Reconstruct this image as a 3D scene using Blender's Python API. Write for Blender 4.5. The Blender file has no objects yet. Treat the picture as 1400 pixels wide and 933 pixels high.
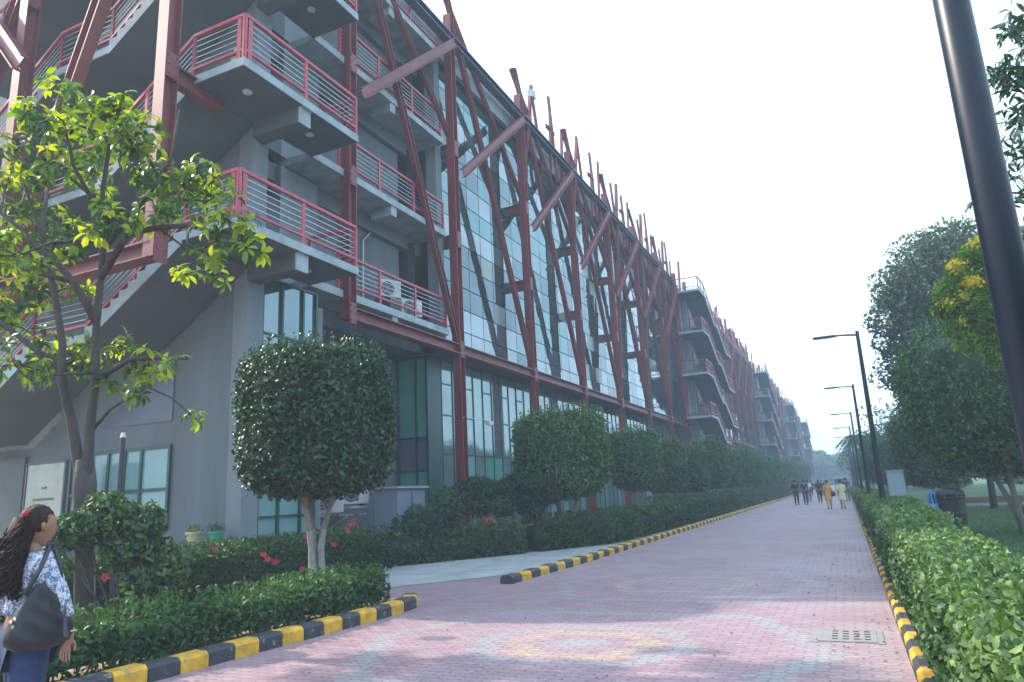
import bpy, math, random
import numpy as np
from mathutils import Vector, Matrix
random.seed(7)
rng = np.random.default_rng(7)
scn = bpy.context.scene
COL = scn.collection
rad = math.radians

# ------------------------------------------------------------------ camera
FPX, PITCH, YAW, ROLL = 963.64, rad(12.4087), rad(24.3126), rad(-2.7545)
fw = Vector((-math.sin(YAW)*math.cos(PITCH), math.cos(YAW)*math.cos(PITCH), math.sin(PITCH)))
rt0 = Vector((math.cos(YAW), math.sin(YAW), 0)); up0 = rt0.cross(fw)
rt = rt0*math.cos(ROLL)+up0*math.sin(ROLL); up = -rt0*math.sin(ROLL)+up0*math.cos(ROLL)
cd = bpy.data.cameras.new('camera'); cam = bpy.data.objects.new('camera', cd); COL.objects.link(cam)
cd.sensor_fit = 'HORIZONTAL'; cd.sensor_width = 36; cd.lens = FPX/1400*36
cd.clip_start = 0.05; cd.clip_end = 3000
M = Matrix((rt, up, -fw)).transposed().to_4x4(); M.translation = Vector((0, 0, 1.55))
cam.matrix_world = M
scn.camera = cam

# ------------------------------------------------------------------ sky, sun, exposure
SUN_EL = rad(38); sdir = Vector((-1, -0.12, 0)).normalized()
w = bpy.data.worlds.new('World'); scn.world = w; w.use_nodes = True
nt = w.node_tree; nt.nodes.clear()
sky = nt.nodes.new('ShaderNodeTexSky'); sky.sky_type = 'NISHITA'; sky.sun_disc = False
sky.sun_elevation = SUN_EL; sky.sun_rotation = math.atan2(sdir.x, sdir.y)
sky.air_density = 1.6; sky.dust_density = 5.0; sky.ozone_density = 1.5
hz = nt.nodes.new('ShaderNodeRGB'); hz.outputs[0].default_value = (7.3, 10.0, 12.8, 1)
mx = nt.nodes.new('ShaderNodeMix'); mx.data_type = 'RGBA'; mx.inputs[0].default_value = 0.7
bg = nt.nodes.new('ShaderNodeBackground'); bg.inputs[1].default_value = 0.12
wo = nt.nodes.new('ShaderNodeOutputWorld')
nt.links.new(sky.outputs[0], mx.inputs[6]); nt.links.new(hz.outputs[0], mx.inputs[7])
nt.links.new(mx.outputs[2], bg.inputs[0]); nt.links.new(bg.outputs[0], wo.inputs[0])
sl = bpy.data.lights.new('sun', 'SUN'); sl.energy = 3.8; sl.angle = rad(1.2); sl.color = (1, 0.90, 0.76)
so = bpy.data.objects.new('sun', sl); COL.objects.link(so)
tr = -(sdir*math.cos(SUN_EL)+Vector((0, 0, math.sin(SUN_EL))))
so.rotation_euler = tr.to_track_quat('-Z', 'Y').to_euler(); so.location = (-30, -5, 40)
scn.view_settings.view_transform = 'Standard'; scn.view_settings.look = 'None'
scn.view_settings.exposure = 0.98; scn.view_settings.gamma = 1; scn.view_settings.use_curve_mapping = False
scn.cycles.volume_bounces = 1; scn.cycles.max_bounces = 6; scn.cycles.diffuse_bounces = 3
scn.cycles.glossy_bounces = 3; scn.cycles.transmission_bounces = 2; scn.cycles.transparent_max_bounces = 6
scn.cycles.sample_clamp_indirect = 3; scn.cycles.sample_clamp_direct = 6
scn.cycles.use_denoising = True; scn.cycles.use_adaptive_sampling = True; scn.cycles.adaptive_threshold = 0.02
HAZE = 0.0022

# ------------------------------------------------------------------ materials
def newmat(name):
    m = bpy.data.materials.new(name); m.use_nodes = True
    return m, m.node_tree, m.node_tree.nodes['Principled BSDF']
def mat(name, col, rough=0.7, metal=0.0, var=0.15, scale=3.0, bump=0.0, bscale=40.0, spec=0.5, coat=0.0, streak=False):
    m, t, b = newmat(name); N = t.nodes; L = t.links
    b.inputs['Roughness'].default_value = rough; b.inputs['Metallic'].default_value = metal
    b.inputs['Specular IOR Level'].default_value = spec; b.inputs['Coat Weight'].default_value = coat
    tc = N.new('ShaderNodeTexCoord'); mp = N.new('ShaderNodeMapping'); L.new(tc.outputs['Object'], mp.inputs[0])
    if streak: mp.inputs['Scale'].default_value = (1, 1, 0.15)
    nz = N.new('ShaderNodeTexNoise'); nz.inputs['Scale'].default_value = scale; nz.inputs['Detail'].default_value = 6
    nz.inputs['Roughness'].default_value = 0.6
    L.new(mp.outputs[0], nz.inputs['Vector'])
    cr = N.new('ShaderNodeValToRGB'); e = cr.color_ramp.elements
    e[0].position = 0.3; e[1].position = 0.7
    e[0].color = tuple(c*(1-var) for c in col)+(1,); e[1].color = tuple(min(1, c*(1+var)) for c in col)+(1,)
    L.new(nz.outputs['Fac'], cr.inputs[0]); L.new(cr.outputs[0], b.inputs['Base Color'])
    if bump:
        n2 = N.new('ShaderNodeTexNoise'); n2.inputs['Scale'].default_value = bscale; n2.inputs['Detail'].default_value = 4
        L.new(tc.outputs['Object'], n2.inputs['Vector'])
        bp = N.new('ShaderNodeBump'); bp.inputs['Strength'].default_value = bump; bp.inputs['Distance'].default_value = 0.02
        L.new(n2.outputs['Fac'], bp.inputs['Height']); L.new(bp.outputs[0], b.inputs['Normal'])
    return m
def leafmat(name, cols, rough=0.42, trans=0.3, tcol=None, spec=0.5):
    m, t, b = newmat(name); N = t.nodes; L = t.links
    at = N.new('ShaderNodeAttribute'); at.attribute_name = 'tint'
    cr = N.new('ShaderNodeValToRGB'); el = cr.color_ramp.elements
    while len(el) < len(cols): el.new(0.5)
    for i, c in enumerate(cols):
        el[i].position = i/(len(cols)-1); el[i].color = tuple(c)+(1,)
    L.new(at.outputs['Fac'], cr.inputs[0]); L.new(cr.outputs[0], b.inputs['Base Color'])
    b.inputs['Roughness'].default_value = rough; b.inputs['Specular IOR Level'].default_value = spec
    tl = N.new('ShaderNodeBsdfTranslucent')
    mul = N.new('ShaderNodeMix'); mul.data_type = 'RGBA'; mul.blend_type = 'MULTIPLY'; mul.inputs[0].default_value = 1
    mul.inputs[7].default_value = tuple(tcol or (1.6, 1.9, 0.6))+(1,)
    L.new(cr.outputs[0], mul.inputs[6]); L.new(mul.outputs[2], tl.inputs['Color'])
    ms = N.new('ShaderNodeMixShader'); ms.inputs[0].default_value = trans
    L.new(b.outputs[0], ms.inputs[1]); L.new(tl.outputs[0], ms.inputs[2])
    L.new(ms.outputs[0], t.nodes['Material Output'].inputs['Surface'])
    return m
MAT = {}
MAT['steel'] = mat('red_painted_steel', (0.165, 0.030, 0.033), 0.5, 0, 0.3, 1.6, 0.1, 60, streak=True)
MAT['steel_dark'] = mat('blue_grey_painted_beam', (0.06, 0.085, 0.15), 0.45, 0, 0.15, 2)
MAT['rail'] = mat('pink_red_painted_rail', (0.36, 0.042, 0.07), 0.4, 0, 0.2, 4)
MAT['wire'] = mat('galvanised_rail_wire', (0.42, 0.45, 0.47), 0.35, 0.6, 0.1)
MAT['plaster'] = mat('grey_plaster', (0.110, 0.130, 0.148), 0.85, 0, 0.22, 0.9, 0.12, 30, streak=True)
MAT['plaster_light'] = mat('light_grey_plaster', (0.165, 0.195, 0.215), 0.85, 0, 0.2, 0.9, 0.1, 30, streak=True)
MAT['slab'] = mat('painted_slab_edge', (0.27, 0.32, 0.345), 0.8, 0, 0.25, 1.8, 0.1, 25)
MAT['soffit'] = mat('shade_toned_soffit', (0.075, 0.092, 0.108), 0.9, 0, 0.18, 0.8)  # slab concrete darkened: the shade of undersides is put into the colour
MAT['dark'] = mat('dark_door_panel', (0.03, 0.045, 0.06), 0.5, 0, 0.2, 1)
MAT['roofing'] = mat('roof_screed', (0.3, 0.3, 0.3), 0.9, 0, 0.15, 1)
MAT['mullion'] = mat('dark_green_mullion', (0.012, 0.062, 0.058), 0.4, 0.2, 0.1)
MAT['joint'] = mat('panel_joint', (0.05, 0.07, 0.08), 0.6, 0, 0.1)
MAT['spandrel'] = mat('slate_spandrel', (0.07, 0.085, 0.12), 0.35, 0, 0.1, 1)
def glass(name, col, metal, rough=0.04):
    m, t, b = newmat(name); N = t.nodes; L = t.links
    b.inputs['Metallic'].default_value = metal; b.inputs['Roughness'].default_value = rough
    tc = N.new('ShaderNodeTexCoord'); nz = N.new('ShaderNodeTexNoise'); nz.inputs['Scale'].default_value = 0.55
    nz.inputs['Detail'].default_value = 3; L.new(tc.outputs['Object'], nz.inputs['Vector'])
    cr = N.new('ShaderNodeValToRGB'); e = cr.color_ramp.elements; e[0].position = .35; e[1].position = .65
    e[0].color = tuple(c*0.85 for c in col)+(1,); e[1].color = tuple(c*1.08 for c in col)+(1,)
    L.new(nz.outputs['Fac'], cr.inputs[0]); L.new(cr.outputs[0], b.inputs['Base Color'])
    bp = N.new('ShaderNodeBump'); bp.inputs['Strength'].default_value = 0.012; bp.inputs['Distance'].default_value = 0.3
    L.new(nz.outputs['Fac'], bp.inputs['Height']); L.new(bp.outputs[0], b.inputs['Normal'])
    return m
MAT['g1'] = glass('pale_blue_reflective_glass', (0.175, 0.245, 0.265), 0.72, 0.02)
MAT['g2'] = glass('silver_reflective_glass', (0.245, 0.30, 0.32), 0.72, 0.02)
MAT['g3'] = glass('teal_reflective_glass', (0.115, 0.225, 0.23), 0.75, 0.02)
MAT['g4'] = glass('grey_blue_glass', (0.095, 0.15, 0.17), 0.75, 0.02)
MAT['g5'] = glass('frosted_pale_glass', (0.24, 0.31, 0.30), 0.2, 0.2)
MAT['g6'] = glass('green_tinted_glass', (0.08, 0.27, 0.215), 0.12)
MAT['g8'] = glass('white_blind_behind_glass', (0.235, 0.33, 0.335), 0.5, 0.05)
MAT['g7'] = glass('pale_aqua_blind_behind_glass', (0.17, 0.31, 0.32), 0.1, 0.12)
MAT['lampblack'] = mat('black_painted_pole', (0.003, 0.009, 0.022), 0.4, 0, 0.2, 3, spec=0.4)
MAT['bark'] = mat('brown_bark', (0.065, 0.055, 0.05), 0.9, 0, 0.35, 9, 0.8, 25, streak=True)
MAT['bark_pale'] = mat('pale_bark', (0.19, 0.17, 0.15), 0.9, 0, 0.3, 8, 0.7, 25, streak=True)
MAT['lime'] = mat('limewashed_bark', (0.25, 0.24, 0.225), 0.95, 0, 0.3, 9, 0.8, 25)
MAT['redoxide'] = mat('red_oxide_band', (0.17, 0.06, 0.05), 0.9, 0, 0.25, 9, 0.6, 25)
MAT['kyel'] = mat('yellow_kerb_paint', (0.54, 0.30, 0.03), 0.8, 0, 0.35, 7, 0.3, 60)
def chip(m):
    t = m.node_tree; N = t.nodes; L = t.links; b = N['Principled BSDF']; src = b.inputs['Base Color'].links[0].from_socket
    tc = N.new('ShaderNodeTexCoord'); nz = N.new('ShaderNodeTexNoise'); nz.inputs['Scale'].default_value = 9; nz.inputs['Detail'].default_value = 9; nz.inputs['Roughness'].default_value = .72; L.new(tc.outputs['Object'], nz.inputs['Vector'])
    cr = N.new('ShaderNodeValToRGB'); cr.color_ramp.elements[0].position = .60; cr.color_ramp.elements[1].position = .64; L.new(nz.outputs['Fac'], cr.inputs[0])
    mx_ = N.new('ShaderNodeMix'); mx_.data_type = 'RGBA'; mx_.inputs[7].default_value = (.24, .225, .2, 1); L.new(cr.outputs[0], mx_.inputs[0]); L.new(src, mx_.inputs[6]); L.new(mx_.outputs[2], b.inputs['Base Color']); return m
chip(MAT['kyel'])
MAT['kblk'] = mat('black_kerb_paint', (0.032, 0.035, 0.045), 0.7, 0, 0.35, 9, 0.3, 60)
chip(MAT['kblk'])
MAT['concrete'] = mat('concrete_paving', (0.30, 0.315, 0.315), 0.9, 0, 0.2, 1.5, 0.25, 50)
MAT['soil'] = mat('dry_soil', (0.30, 0.225, 0.155), 0.95, 0, 0.35, 3, 0.8, 18)
MAT['lawn'] = mat('lawn_grass', (0.035, 0.085, 0.022), 0.95, 0, 0.45, 2.5, 0.9, 60)
MAT['white'] = mat('white_painted_metal', (0.48, 0.50, 0.50), 0.45, 0, 0.06)
MAT['whitebox'] = mat('pale_grey_cabinet', (0.34, 0.42, 0.46), 0.55, 0, 0.08)
MAT['greybox'] = mat('blue_grey_cabinet', (0.17, 0.21, 0.27), 0.5, 0, 0.1)
MAT['fan'] = mat('dark_fan_grille', (0.05, 0.05, 0.06), 0.5, 0.2, 0.2)
MAT['redpaint'] = mat('hydrant_red_paint', (0.42, 0.018, 0.02), 0.4, 0, 0.12, 5)
MAT['binblk'] = mat('black_bin_plastic', (0.008, 0.010, 0.013), 0.5, 0, 0.2, 4)
MAT['blue'] = mat('bright_blue_plastic', (0.02, 0.20, 0.52), 0.4, 0, 0.15, 4)
MAT['sign'] = mat('weathered_sign_board', (0.30, 0.32, 0.28), 0.6, 0, 0.2, 1.5)
MAT['signtext'] = mat('grey_lettering', (0.09, 0.10, 0.10), 0.6)
MAT['potyel'] = mat('cream_flowerpot', (0.45, 0.42, 0.22), 0.6, 0, 0.15, 6)
MAT['potgrn'] = mat('green_flowerpot', (0.03, 0.25, 0.16), 0.5, 0, 0.15, 6)
MAT['redflower'] = mat('red_petal', (0.42, 0.02, 0.03), 0.6, 0, 0.2, 9)
MAT['drain'] = mat('cast_concrete_cover', (0.25, 0.235, 0.225), 0.85, 0, 0.15, 6, 0.2)
MAT['hole'] = mat('dark_slot', (0.02, 0.02, 0.02), 0.9)
MAT['lens'] = mat('lamp_lens', (0.6, 0.62, 0.62), 0.3)
MAT['dryleaf'] = mat('fallen_leaf', (0.20, 0.10, 0.04), 0.9, 0, 0.4, 12)
MAT['brick'] = mat('low_brick_wall', (0.20, 0.09, 0.06), 0.9, 0, 0.2, 5)

# leaves
LF = {
 'topiary': leafmat('topiary_leaf', [(0.005, 0.024, 0.010), (0.014, 0.050, 0.019), (0.046, 0.108, 0.034)], 0.38, 0.16, spec=0.38),
 'hedge': leafmat('hedge_leaf', [(0.010, 0.038, 0.015), (0.025, 0.072, 0.026), (0.075, 0.15, 0.04)], 0.45, 0.18, spec=0.22),
 'clipped': leafmat('clipped_tree_leaf', [(0.014, 0.046, 0.018), (0.042, 0.108, 0.038), (0.12, 0.215, 0.065)], 0.42, 0.2, spec=0.35),
 'hedge_far': leafmat('shaded_hedge_leaf', [(0.006, 0.030, 0.013), (0.018, 0.063, 0.024), (0.06, 0.135, 0.04)], 0.45, 0.2, spec=0.25),
 'bright': leafmat('bright_hedge_leaf', [(0.018, 0.050, 0.020), (0.055, 0.115, 0.043), (0.16, 0.235, 0.07)], 0.48, 0.22, spec=0.35),
 'almond': leafmat('large_tree_leaf', [(0.025, 0.062, 0.03), (0.075, 0.155, 0.04), (0.33, 0.38, 0.035)], 0.36, 0.46, (1.9, 1.9, 0.4)),
 'greytree': leafmat('grey_green_tree_leaf', [(0.022, 0.050, 0.035), (0.058, 0.096, 0.062), (0.13, 0.18, 0.11)], 0.38, 0.22, spec=0.45),
 'dark': leafmat('dark_tree_leaf', [(0.010, 0.036, 0.022), (0.030, 0.066, 0.036), (0.075, 0.125, 0.065)], 0.4, 0.2, spec=0.35),
 'feather': leafmat('feathery_shrub_leaf', [(0.007, 0.028, 0.017), (0.020, 0.056, 0.030), (0.06, 0.13, 0.055)], 0.5, 0.2, spec=0.25),
 'yellowtree': leafmat('light_green_leaf', [(0.05, 0.12, 0.025), (0.13, 0.24, 0.04), (0.28, 0.38, 0.06)], 0.45, 0.4, spec=0.3),
 'flower': leafmat('yellow_blossom', [(0.7, 0.50, 0.02), (0.85, 0.66, 0.05), (0.9, 0.78, 0.12)], 0.6, 0.35, (1, 1, 1)),
 'far': leafmat('distant_tree_leaf', [(0.015, 0.05, 0.02), (0.035, 0.085, 0.035), (0.07, 0.13, 0.05)], 0.6, 0.2, spec=0.2),
 'grass': leafmat('grass_blade', [(0.025, 0.07, 0.015), (0.05, 0.12, 0.03), (0.09, 0.17, 0.04)], 0.6, 0.3),
}

# ------------------------------------------------------------------ object helpers
ORG = {}
def props(o, label=None, cat=None, group=None, kind=None):
    if label: o['label'] = label
    if cat: o['category'] = cat
    if group: o['group'] = group
    if kind: o['kind'] = kind
    return o
def thing(name, loc, label, cat, group=None, rotz=0.0):
    o = bpy.data.objects.new(name, None); COL.objects.link(o); o.empty_display_size = 0.2
    o.location = loc; o.rotation_euler = (0, 0, rotz); ORG[o.name] = Vector(loc)
    return props(o, label, cat, group)
def finish(o, parent, origin):
    COL.objects.link(o)
    if parent is not None:
        po = ORG[parent.name]; o.parent = parent
        ORG[o.name] = po.copy(); o.location = (0, 0, 0)
        off = po
    else:
        off = Vector(origin) if origin is not None else Vector((0, 0, 0))
        o.location = off; ORG[o.name] = off.copy()
    return off
class MB:
    def __init__(s): s.v = []; s.f = []; s.m = []
    def add(s, vs, fs, mi=0):
        n = len(s.v); s.v += [tuple(v) for v in vs]; s.f += [tuple(n+i for i in f) for f in fs]; s.m += [mi]*len(fs)
    def box(s, x0, x1, y0, y1, z0, z1, mi=0):
        s.add([(x0,y0,z0),(x1,y0,z0),(x1,y1,z0),(x0,y1,z0),(x0,y0,z1),(x1,y0,z1),(x1,y1,z1),(x0,y1,z1)],
              [(0,3,2,1),(4,5,6,7),(0,1,5,4),(1,2,6,5),(2,3,7,6),(3,0,4,7)], mi)
    def bar(s, p, q, a, b, side=(1,0,0), mi=0, off=(0, 0)):
        # rectangular bar p->q ; a = size along 'side' , b = size along the third axis
        p = Vector(p); q = Vector(q); d = (q-p).normalized(); sd = Vector(side); sd = (sd-d*sd.dot(d)).normalized(); u = d.cross(sd)
        vs = []
        for e in (p, q):
            e = e+sd*off[0]+u*off[1]
            for sa, sb in ((-1,-1),(1,-1),(1,1),(-1,1)): vs.append(e+sd*(a/2*sa)+u*(b/2*sb))
        s.add(vs, [(0,1,2,3)[::-1],(4,5,6,7),(0,1,5,4),(1,2,6,5),(2,3,7,6),(3,0,4,7)], mi)
    def ibeam(s, p, q, fl, dep, side=(1,0,0), t=0.03, mi=0):
        # flanges are 'fl' wide along side, web depth 'dep' along the third axis
        s.bar(p, q, fl, t, side, mi, (0, dep/2-t/2)); s.bar(p, q, fl, t, side, mi, (0, -dep/2+t/2)); s.bar(p, q, t, dep-2*t, side, mi)
    def tube(s, pts, rs, n=10, mi=0, cap=True):
        pts = [Vector(p) for p in pts]; base = len(s.v); prev = None
        for i, p in enumerate(pts):
            d = (pts[min(i+1, len(pts)-1)]-pts[max(i-1, 0)]).normalized()
            if prev is None: a = d.orthogonal().normalized()
            else:
                a = prev-d*prev.dot(d); a = a.normalized() if a.length > 1e-6 else d.orthogonal().normalized()
            prev = a; b = d.cross(a); r = rs[i] if hasattr(rs, '__len__') else rs
            for k in range(n):
                t = 2*math.pi*k/n; s.v.append(tuple(p+a*(r*math.cos(t))+b*(r*math.sin(t))))
        for i in range(len(pts)-1):
            for k in range(n):
                s.f.append((base+i*n+k, base+i*n+(k+1) % n, base+(i+1)*n+(k+1) % n, base+(i+1)*n+k)); s.m.append(mi)
        if cap:
            s.f.append(tuple(base+k for k in range(n))[::-1]); s.m.append(mi)
            s.f.append(tuple(base+(len(pts)-1)*n+k for k in range(n))); s.m.append(mi)
    def prism(s, poly, axis, a0, a1, mi=0):
        # poly: list of 2D points; axis 'y' -> (x,z) extruded in y ; 'x' -> (y,z) extruded in x ; 'z' -> (x,y)
        def P(u, v, w_): return {'y': (u, w_, v), 'x': (w_, u, v), 'z': (u, v, w_)}[axis]
        n = len(poly); vs = [P(u, v, a0) for u, v in poly]+[P(u, v, a1) for u, v in poly]
        s.add(vs, [tuple(range(n)), tuple(range(n, 2*n))[::-1]]+[(i, n+i, n+(i+1) % n, (i+1) % n) for i in range(n)], mi)
    def build(s, name, mats, parent=None, origin=None, smooth=False, bevel=0):
        me = bpy.data.meshes.new(name); o = bpy.data.objects.new(name, me)
        off = finish(o, parent, origin)
        vs = [(v[0]-off.x, v[1]-off.y, v[2]-off.z) for v in s.v]
        me.from_pydata(vs, [], s.f); 
        for m in (mats if isinstance(mats, (list, tuple)) else [mats]): me.materials.append(MAT[m] if isinstance(m, str) else m)
        me.polygons.foreach_set('material_index', s.m)
        if smooth: me.polygons.foreach_set('use_smooth', [True]*len(s.f))
        me.update()
        if bevel:
            b = o.modifiers.new('b', 'BEVEL'); b.width = bevel; b.segments = 2; b.limit_method = 'ANGLE'
        return o

# leaves: P centres (n,3), D direction of the leaf's length, N approximate normal, size arrays
def leaf_arrays(P, D, Nn, Ls, Ws, fine=False, droop=0.15):
    D = D/np.linalg.norm(D, axis=1, keepdims=True)
    S = np.cross(D, Nn); S /= np.maximum(np.linalg.norm(S, axis=1, keepdims=True), 1e-6)
    U = np.cross(S, D); Ls = Ls[:, None]; Ws = Ws[:, None]; n = len(P)
    if not fine:
        a = P-D*Ls*0.5; c = P+D*Ls*0.5-U*Ls*droop
        b = P-D*Ls*0.02+S*Ws*0.5+U*Ws*0.22; d = P-D*Ls*0.02-S*Ws*0.5+U*Ws*0.22
        V = np.stack([a, b, c, d], 1).reshape(-1, 3); k = 4
        F = np.array([[0, 2, 1], [0, 3, 2]]); 
    else:
        a = P-D*Ls*0.5; t = P+D*Ls*0.5-U*Ls*droop*1.2
        s1 = P-D*Ls*0.2+U*Ls*0.02; s2 = P+D*Ls*0.2-U*Ls*droop*0.35
        l1 = s1+S*Ws*0.42+U*Ws*0.16; l2 = s2+S*Ws*0.46+U*Ws*0.14; r1 = s1-S*Ws*0.42+U*Ws*0.16; r2 = s2-S*Ws*0.46+U*Ws*0.14
        V = np.stack([a, s1, s2, t, l1, l2, r1, r2], 1).reshape(-1, 3); k = 8
        F = np.array([[0, 1, 4], [0, 6, 1], [1, 2, 5], [1, 5, 4], [6, 7, 2], [6, 2, 1], [2, 3, 5], [7, 3, 2]])
    FF = (F[None]+(np.arange(n)*k)[:, None, None]).reshape(-1, 3)
    return V, FF, len(F)
def leaf_obj(name, chunks, material, parent=None, origin=None, extra=None):
    """chunks: list of (V,F,per,tint[n]); extra: solid core (verts, faces, tint, matindex0)"""
    Vs = []; Fs = []; Ts = []; base = 0
    for V, F, per, tint in chunks:
        Vs.append(V); Fs.append(F+base); base += len(V); Ts.append(np.repeat(tint, per))
    V = np.concatenate(Vs); F = np.concatenate(Fs); T = np.concatenate(Ts).astype(np.float32)
    me = bpy.data.meshes.new(name); o = bpy.data.objects.new(name, me)
    off = finish(o, parent, origin); V = V-np.array(off)
    me.vertices.add(len(V)); me.vertices.foreach_set('co', V.astype(np.float32).ravel())
    me.loops.add(F.size); me.loops.foreach_set('vertex_index', F.astype(np.int32).ravel())
    me.polygons.add(len(F)); me.polygons.foreach_set('loop_start', np.arange(0, F.size, 3, dtype=np.int32))
    me.update(calc_edges=True)
    at = me.attributes.new('tint', 'FLOAT', 'FACE'); at.data.foreach_set('value', T)
    me.materials.append(material)
    return o
def rnd(n, s=1.0): return rng.normal(0, s, (n, 3))
def unit(a): return a/np.maximum(np.linalg.norm(a, axis=1, keepdims=True), 1e-6)
def lnoise(P, f=1.0, seed=0):
    r = np.random.default_rng(seed); out = np.zeros(len(P))
    for k in range(7):
        d = r.normal(0, 1, 3)*f*(0.6+0.5*k); out += np.sin(P@d+r.uniform(0, 6.28))/(1+0.35*k)
    return out/3.2
def shell_leaves(P, N, size, asp=0.55, fine=False, up=0.35, tilt=0.55, tbase=0.45, tvar=0.2, droop=0.15, outward=0.25):
    n = len(P)
    D = unit(rnd(n)*0.9 + N*outward + np.array([0, 0, up]))
    Nn = unit(N*0.9+rnd(n, tilt)+np.array([0, 0, 0.3]))
    Ls = size*rng.uniform(0.7, 1.25, n); Ws = Ls*asp*rng.uniform(0.85, 1.15, n)
    V, F, per = leaf_arrays(P, D, Nn, Ls, Ws, fine, droop)
    tint = np.clip(tbase+0.25*lnoise(P, 2.2, 3)+rng.normal(0, tvar, n), 0, 1)
    return (V, F, per, tint)

# ------------------------------------------------------------------ road paving material
def road_material():
    m, t, b = newmat('interlocking_paver'); N = t.nodes; L = t.links
    def math_(op, a, c=None, d=None):
        n = N.new('ShaderNodeMath'); n.operation = op
        for i, x in enumerate((a, c, d)):
            if x is None: continue
            if isinstance(x, (int, float)): n.inputs[i].default_value = x
            else: L.new(x, n.inputs[i])
        return n.outputs[0]
    tc = N.new('ShaderNodeTexCoord'); sp = N.new('ShaderNodeSeparateXYZ'); L.new(tc.outputs['Object'], sp.inputs[0])
    X, Y = sp.outputs[0], sp.outputs[1]
    # wavy paver outline then snapping to paver cells (0.22 x 0.11)
    wx = math_('MULTIPLY', math_('SINE', math_('MULTIPLY', Y, 57.0)), 0.012)
    wy = math_('MULTIPLY', math_('SINE', math_('MULTIPLY', X, 57.0)), 0.012)
    Xw = math_('ADD', X, wx); Yw = math_('ADD', Y, wy)
    cw = N.new('ShaderNodeCombineXYZ'); L.new(Xw, cw.inputs[0]); L.new(Yw, cw.inputs[1])
    br = N.new('ShaderNodeTexBrick'); br.inputs['Scale'].default_value = 1.0; br.offset = 0.5
    br.inputs['Brick Width'].default_value = 0.22; br.inputs['Row Height'].default_value = 0.11
    br.inputs['Mortar Size'].default_value = 0.007; br.inputs['Mortar Smooth'].default_value = 0.2; br.inputs['Bias'].default_value = 0
    br.inputs['Color1'].default_value = (0, 0, 0, 1); br.inputs['Color2'].default_value = (1, 1, 1, 1); br.inputs['Mortar'].default_value = (0.5, 0.5, 0.5, 1)
    L.new(cw.outputs[0], br.inputs['Vector'])
    rowi = math_('FLOOR', math_('DIVIDE', Yw, 0.11)); sh = math_('MULTIPLY', math_('MODULO', rowi, 2.0), 0.11)
    Xq = math_('ADD', math_('SUBTRACT', math_('SNAP', math_('ADD', Xw, sh), 0.22), sh), 0.11)
    Yq = math_('ADD', math_('SNAP', Yw, 0.11), 0.055)
    def hexd(cx, cy, hx, hy):
        ax = math_('DIVIDE', math_('ABSOLUTE', math_('SUBTRACT', Xq, cx)), hx)
        ay = math_('DIVIDE', math_('ABSOLUTE', math_('SUBTRACT', Yq, cy)), hy)
        return math_('MAXIMUM', ay, math_('ADD', ax, math_('MULTIPLY', ay, 0.375)))
    def ring(h, lo, hi): return math_('MULTIPLY', math_('GREATER_THAN', h, lo), math_('LESS_THAN', h, hi))
    h1 = hexd(-2.75, 7.5, 1.22, 0.92)
    h2 = hexd(-2.65, 12.3, 1.15, 0.95)
    Yp = math_('SUBTRACT', math_('MODULO', math_('SUBTRACT', Yq, 14.7), 4.8), 2.4)
    far = math_('GREATER_THAN', Yq, 15.0)
    axp = math_('DIVIDE', math_('ABSOLUTE', math_('SUBTRACT', Xq, -2.65)), 1.15); ayp = math_('DIVIDE', math_('ABSOLUTE', Yp), 0.95)
    h3 = math_('MAXIMUM', ayp, math_('ADD', axp, math_('MULTIPLY', ayp, 0.375)))
    h4 = hexd(-2.75, 2.7, 1.2, 0.95)
    big = N.new('ShaderNodeTexNoise'); big.inputs['Scale'].default_value = 0.45; big.inputs['Detail'].default_value = 5; L.new(tc.outputs['Object'], big.inputs['Vector'])
    grey = math_('MAXIMUM', math_('MAXIMUM', ring(h1, 0.84, 1.03), math_('LESS_THAN', h1, 0.27)), ring(h1, 1.92, 2.12))
    grey = math_('MAXIMUM', grey, math_('MULTIPLY', far, math_('MAXIMUM', ring(h3, 1.9, 2.08), math_('LESS_THAN', h3, 0.3))))
    grey = math_('MAXIMUM', grey, math_('MAXIMUM', ring(h2, 1.78, 1.92), ring(h4, 1.85, 2.05)))
    yel = math_('MAXIMUM', ring(h1, 0.5, 0.7), math_('MAXIMUM', ring(h2, 0.86, 1.0), math_('MULTIPLY', far, ring(h3, 0.86, 1.0))))
    def rgbmix(f, a, c, bt='MIX'):
        n = N.new('ShaderNodeMix'); n.data_type = 'RGBA'; n.blend_type = bt
        if isinstance(f, (int, float)): n.inputs[0].default_value = f
        else: L.new(f, n.inputs[0])
        for i, x in ((6, a), (7, c)):
            if isinstance(x, tuple): n.inputs[i].default_value = x+(1,)
            else: L.new(x, n.inputs[i])
        return n.outputs[2]
    base = rgbmix(br.outputs['Color'], (0.262, 0.158, 0.178), (0.35, 0.23, 0.25))
    cr = N.new('ShaderNodeValToRGB'); cr.color_ramp.elements[0].position = .38; cr.color_ramp.elements[1].position = .66; L.new(big.outputs['Fac'], cr.inputs[0])
    base = rgbmix(cr.outputs[0], base, rgbmix(0.5, base, (0.37, 0.29, 0.32)))
    wear = N.new('ShaderNodeTexNoise'); wear.inputs['Scale'].default_value = 1.3; wear.inputs['Detail'].default_value = 6; L.new(tc.outputs['Object'], wear.inputs['Vector'])
    wr = N.new('ShaderNodeMapRange'); wr.inputs[1].default_value = .35; wr.inputs[2].default_value = .65; wr.inputs[3].default_value = .5; wr.inputs[4].default_value = 1.0; L.new(wear.outputs['Fac'], wr.inputs[0])
    fd = math_('MULTIPLY', wr.outputs[0], math_('SUBTRACT', 1.0, math_('MULTIPLY', far, 0.6)))
    base = rgbmix(math_('MULTIPLY', grey, fd), base, (0.29, 0.305, 0.305))
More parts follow.
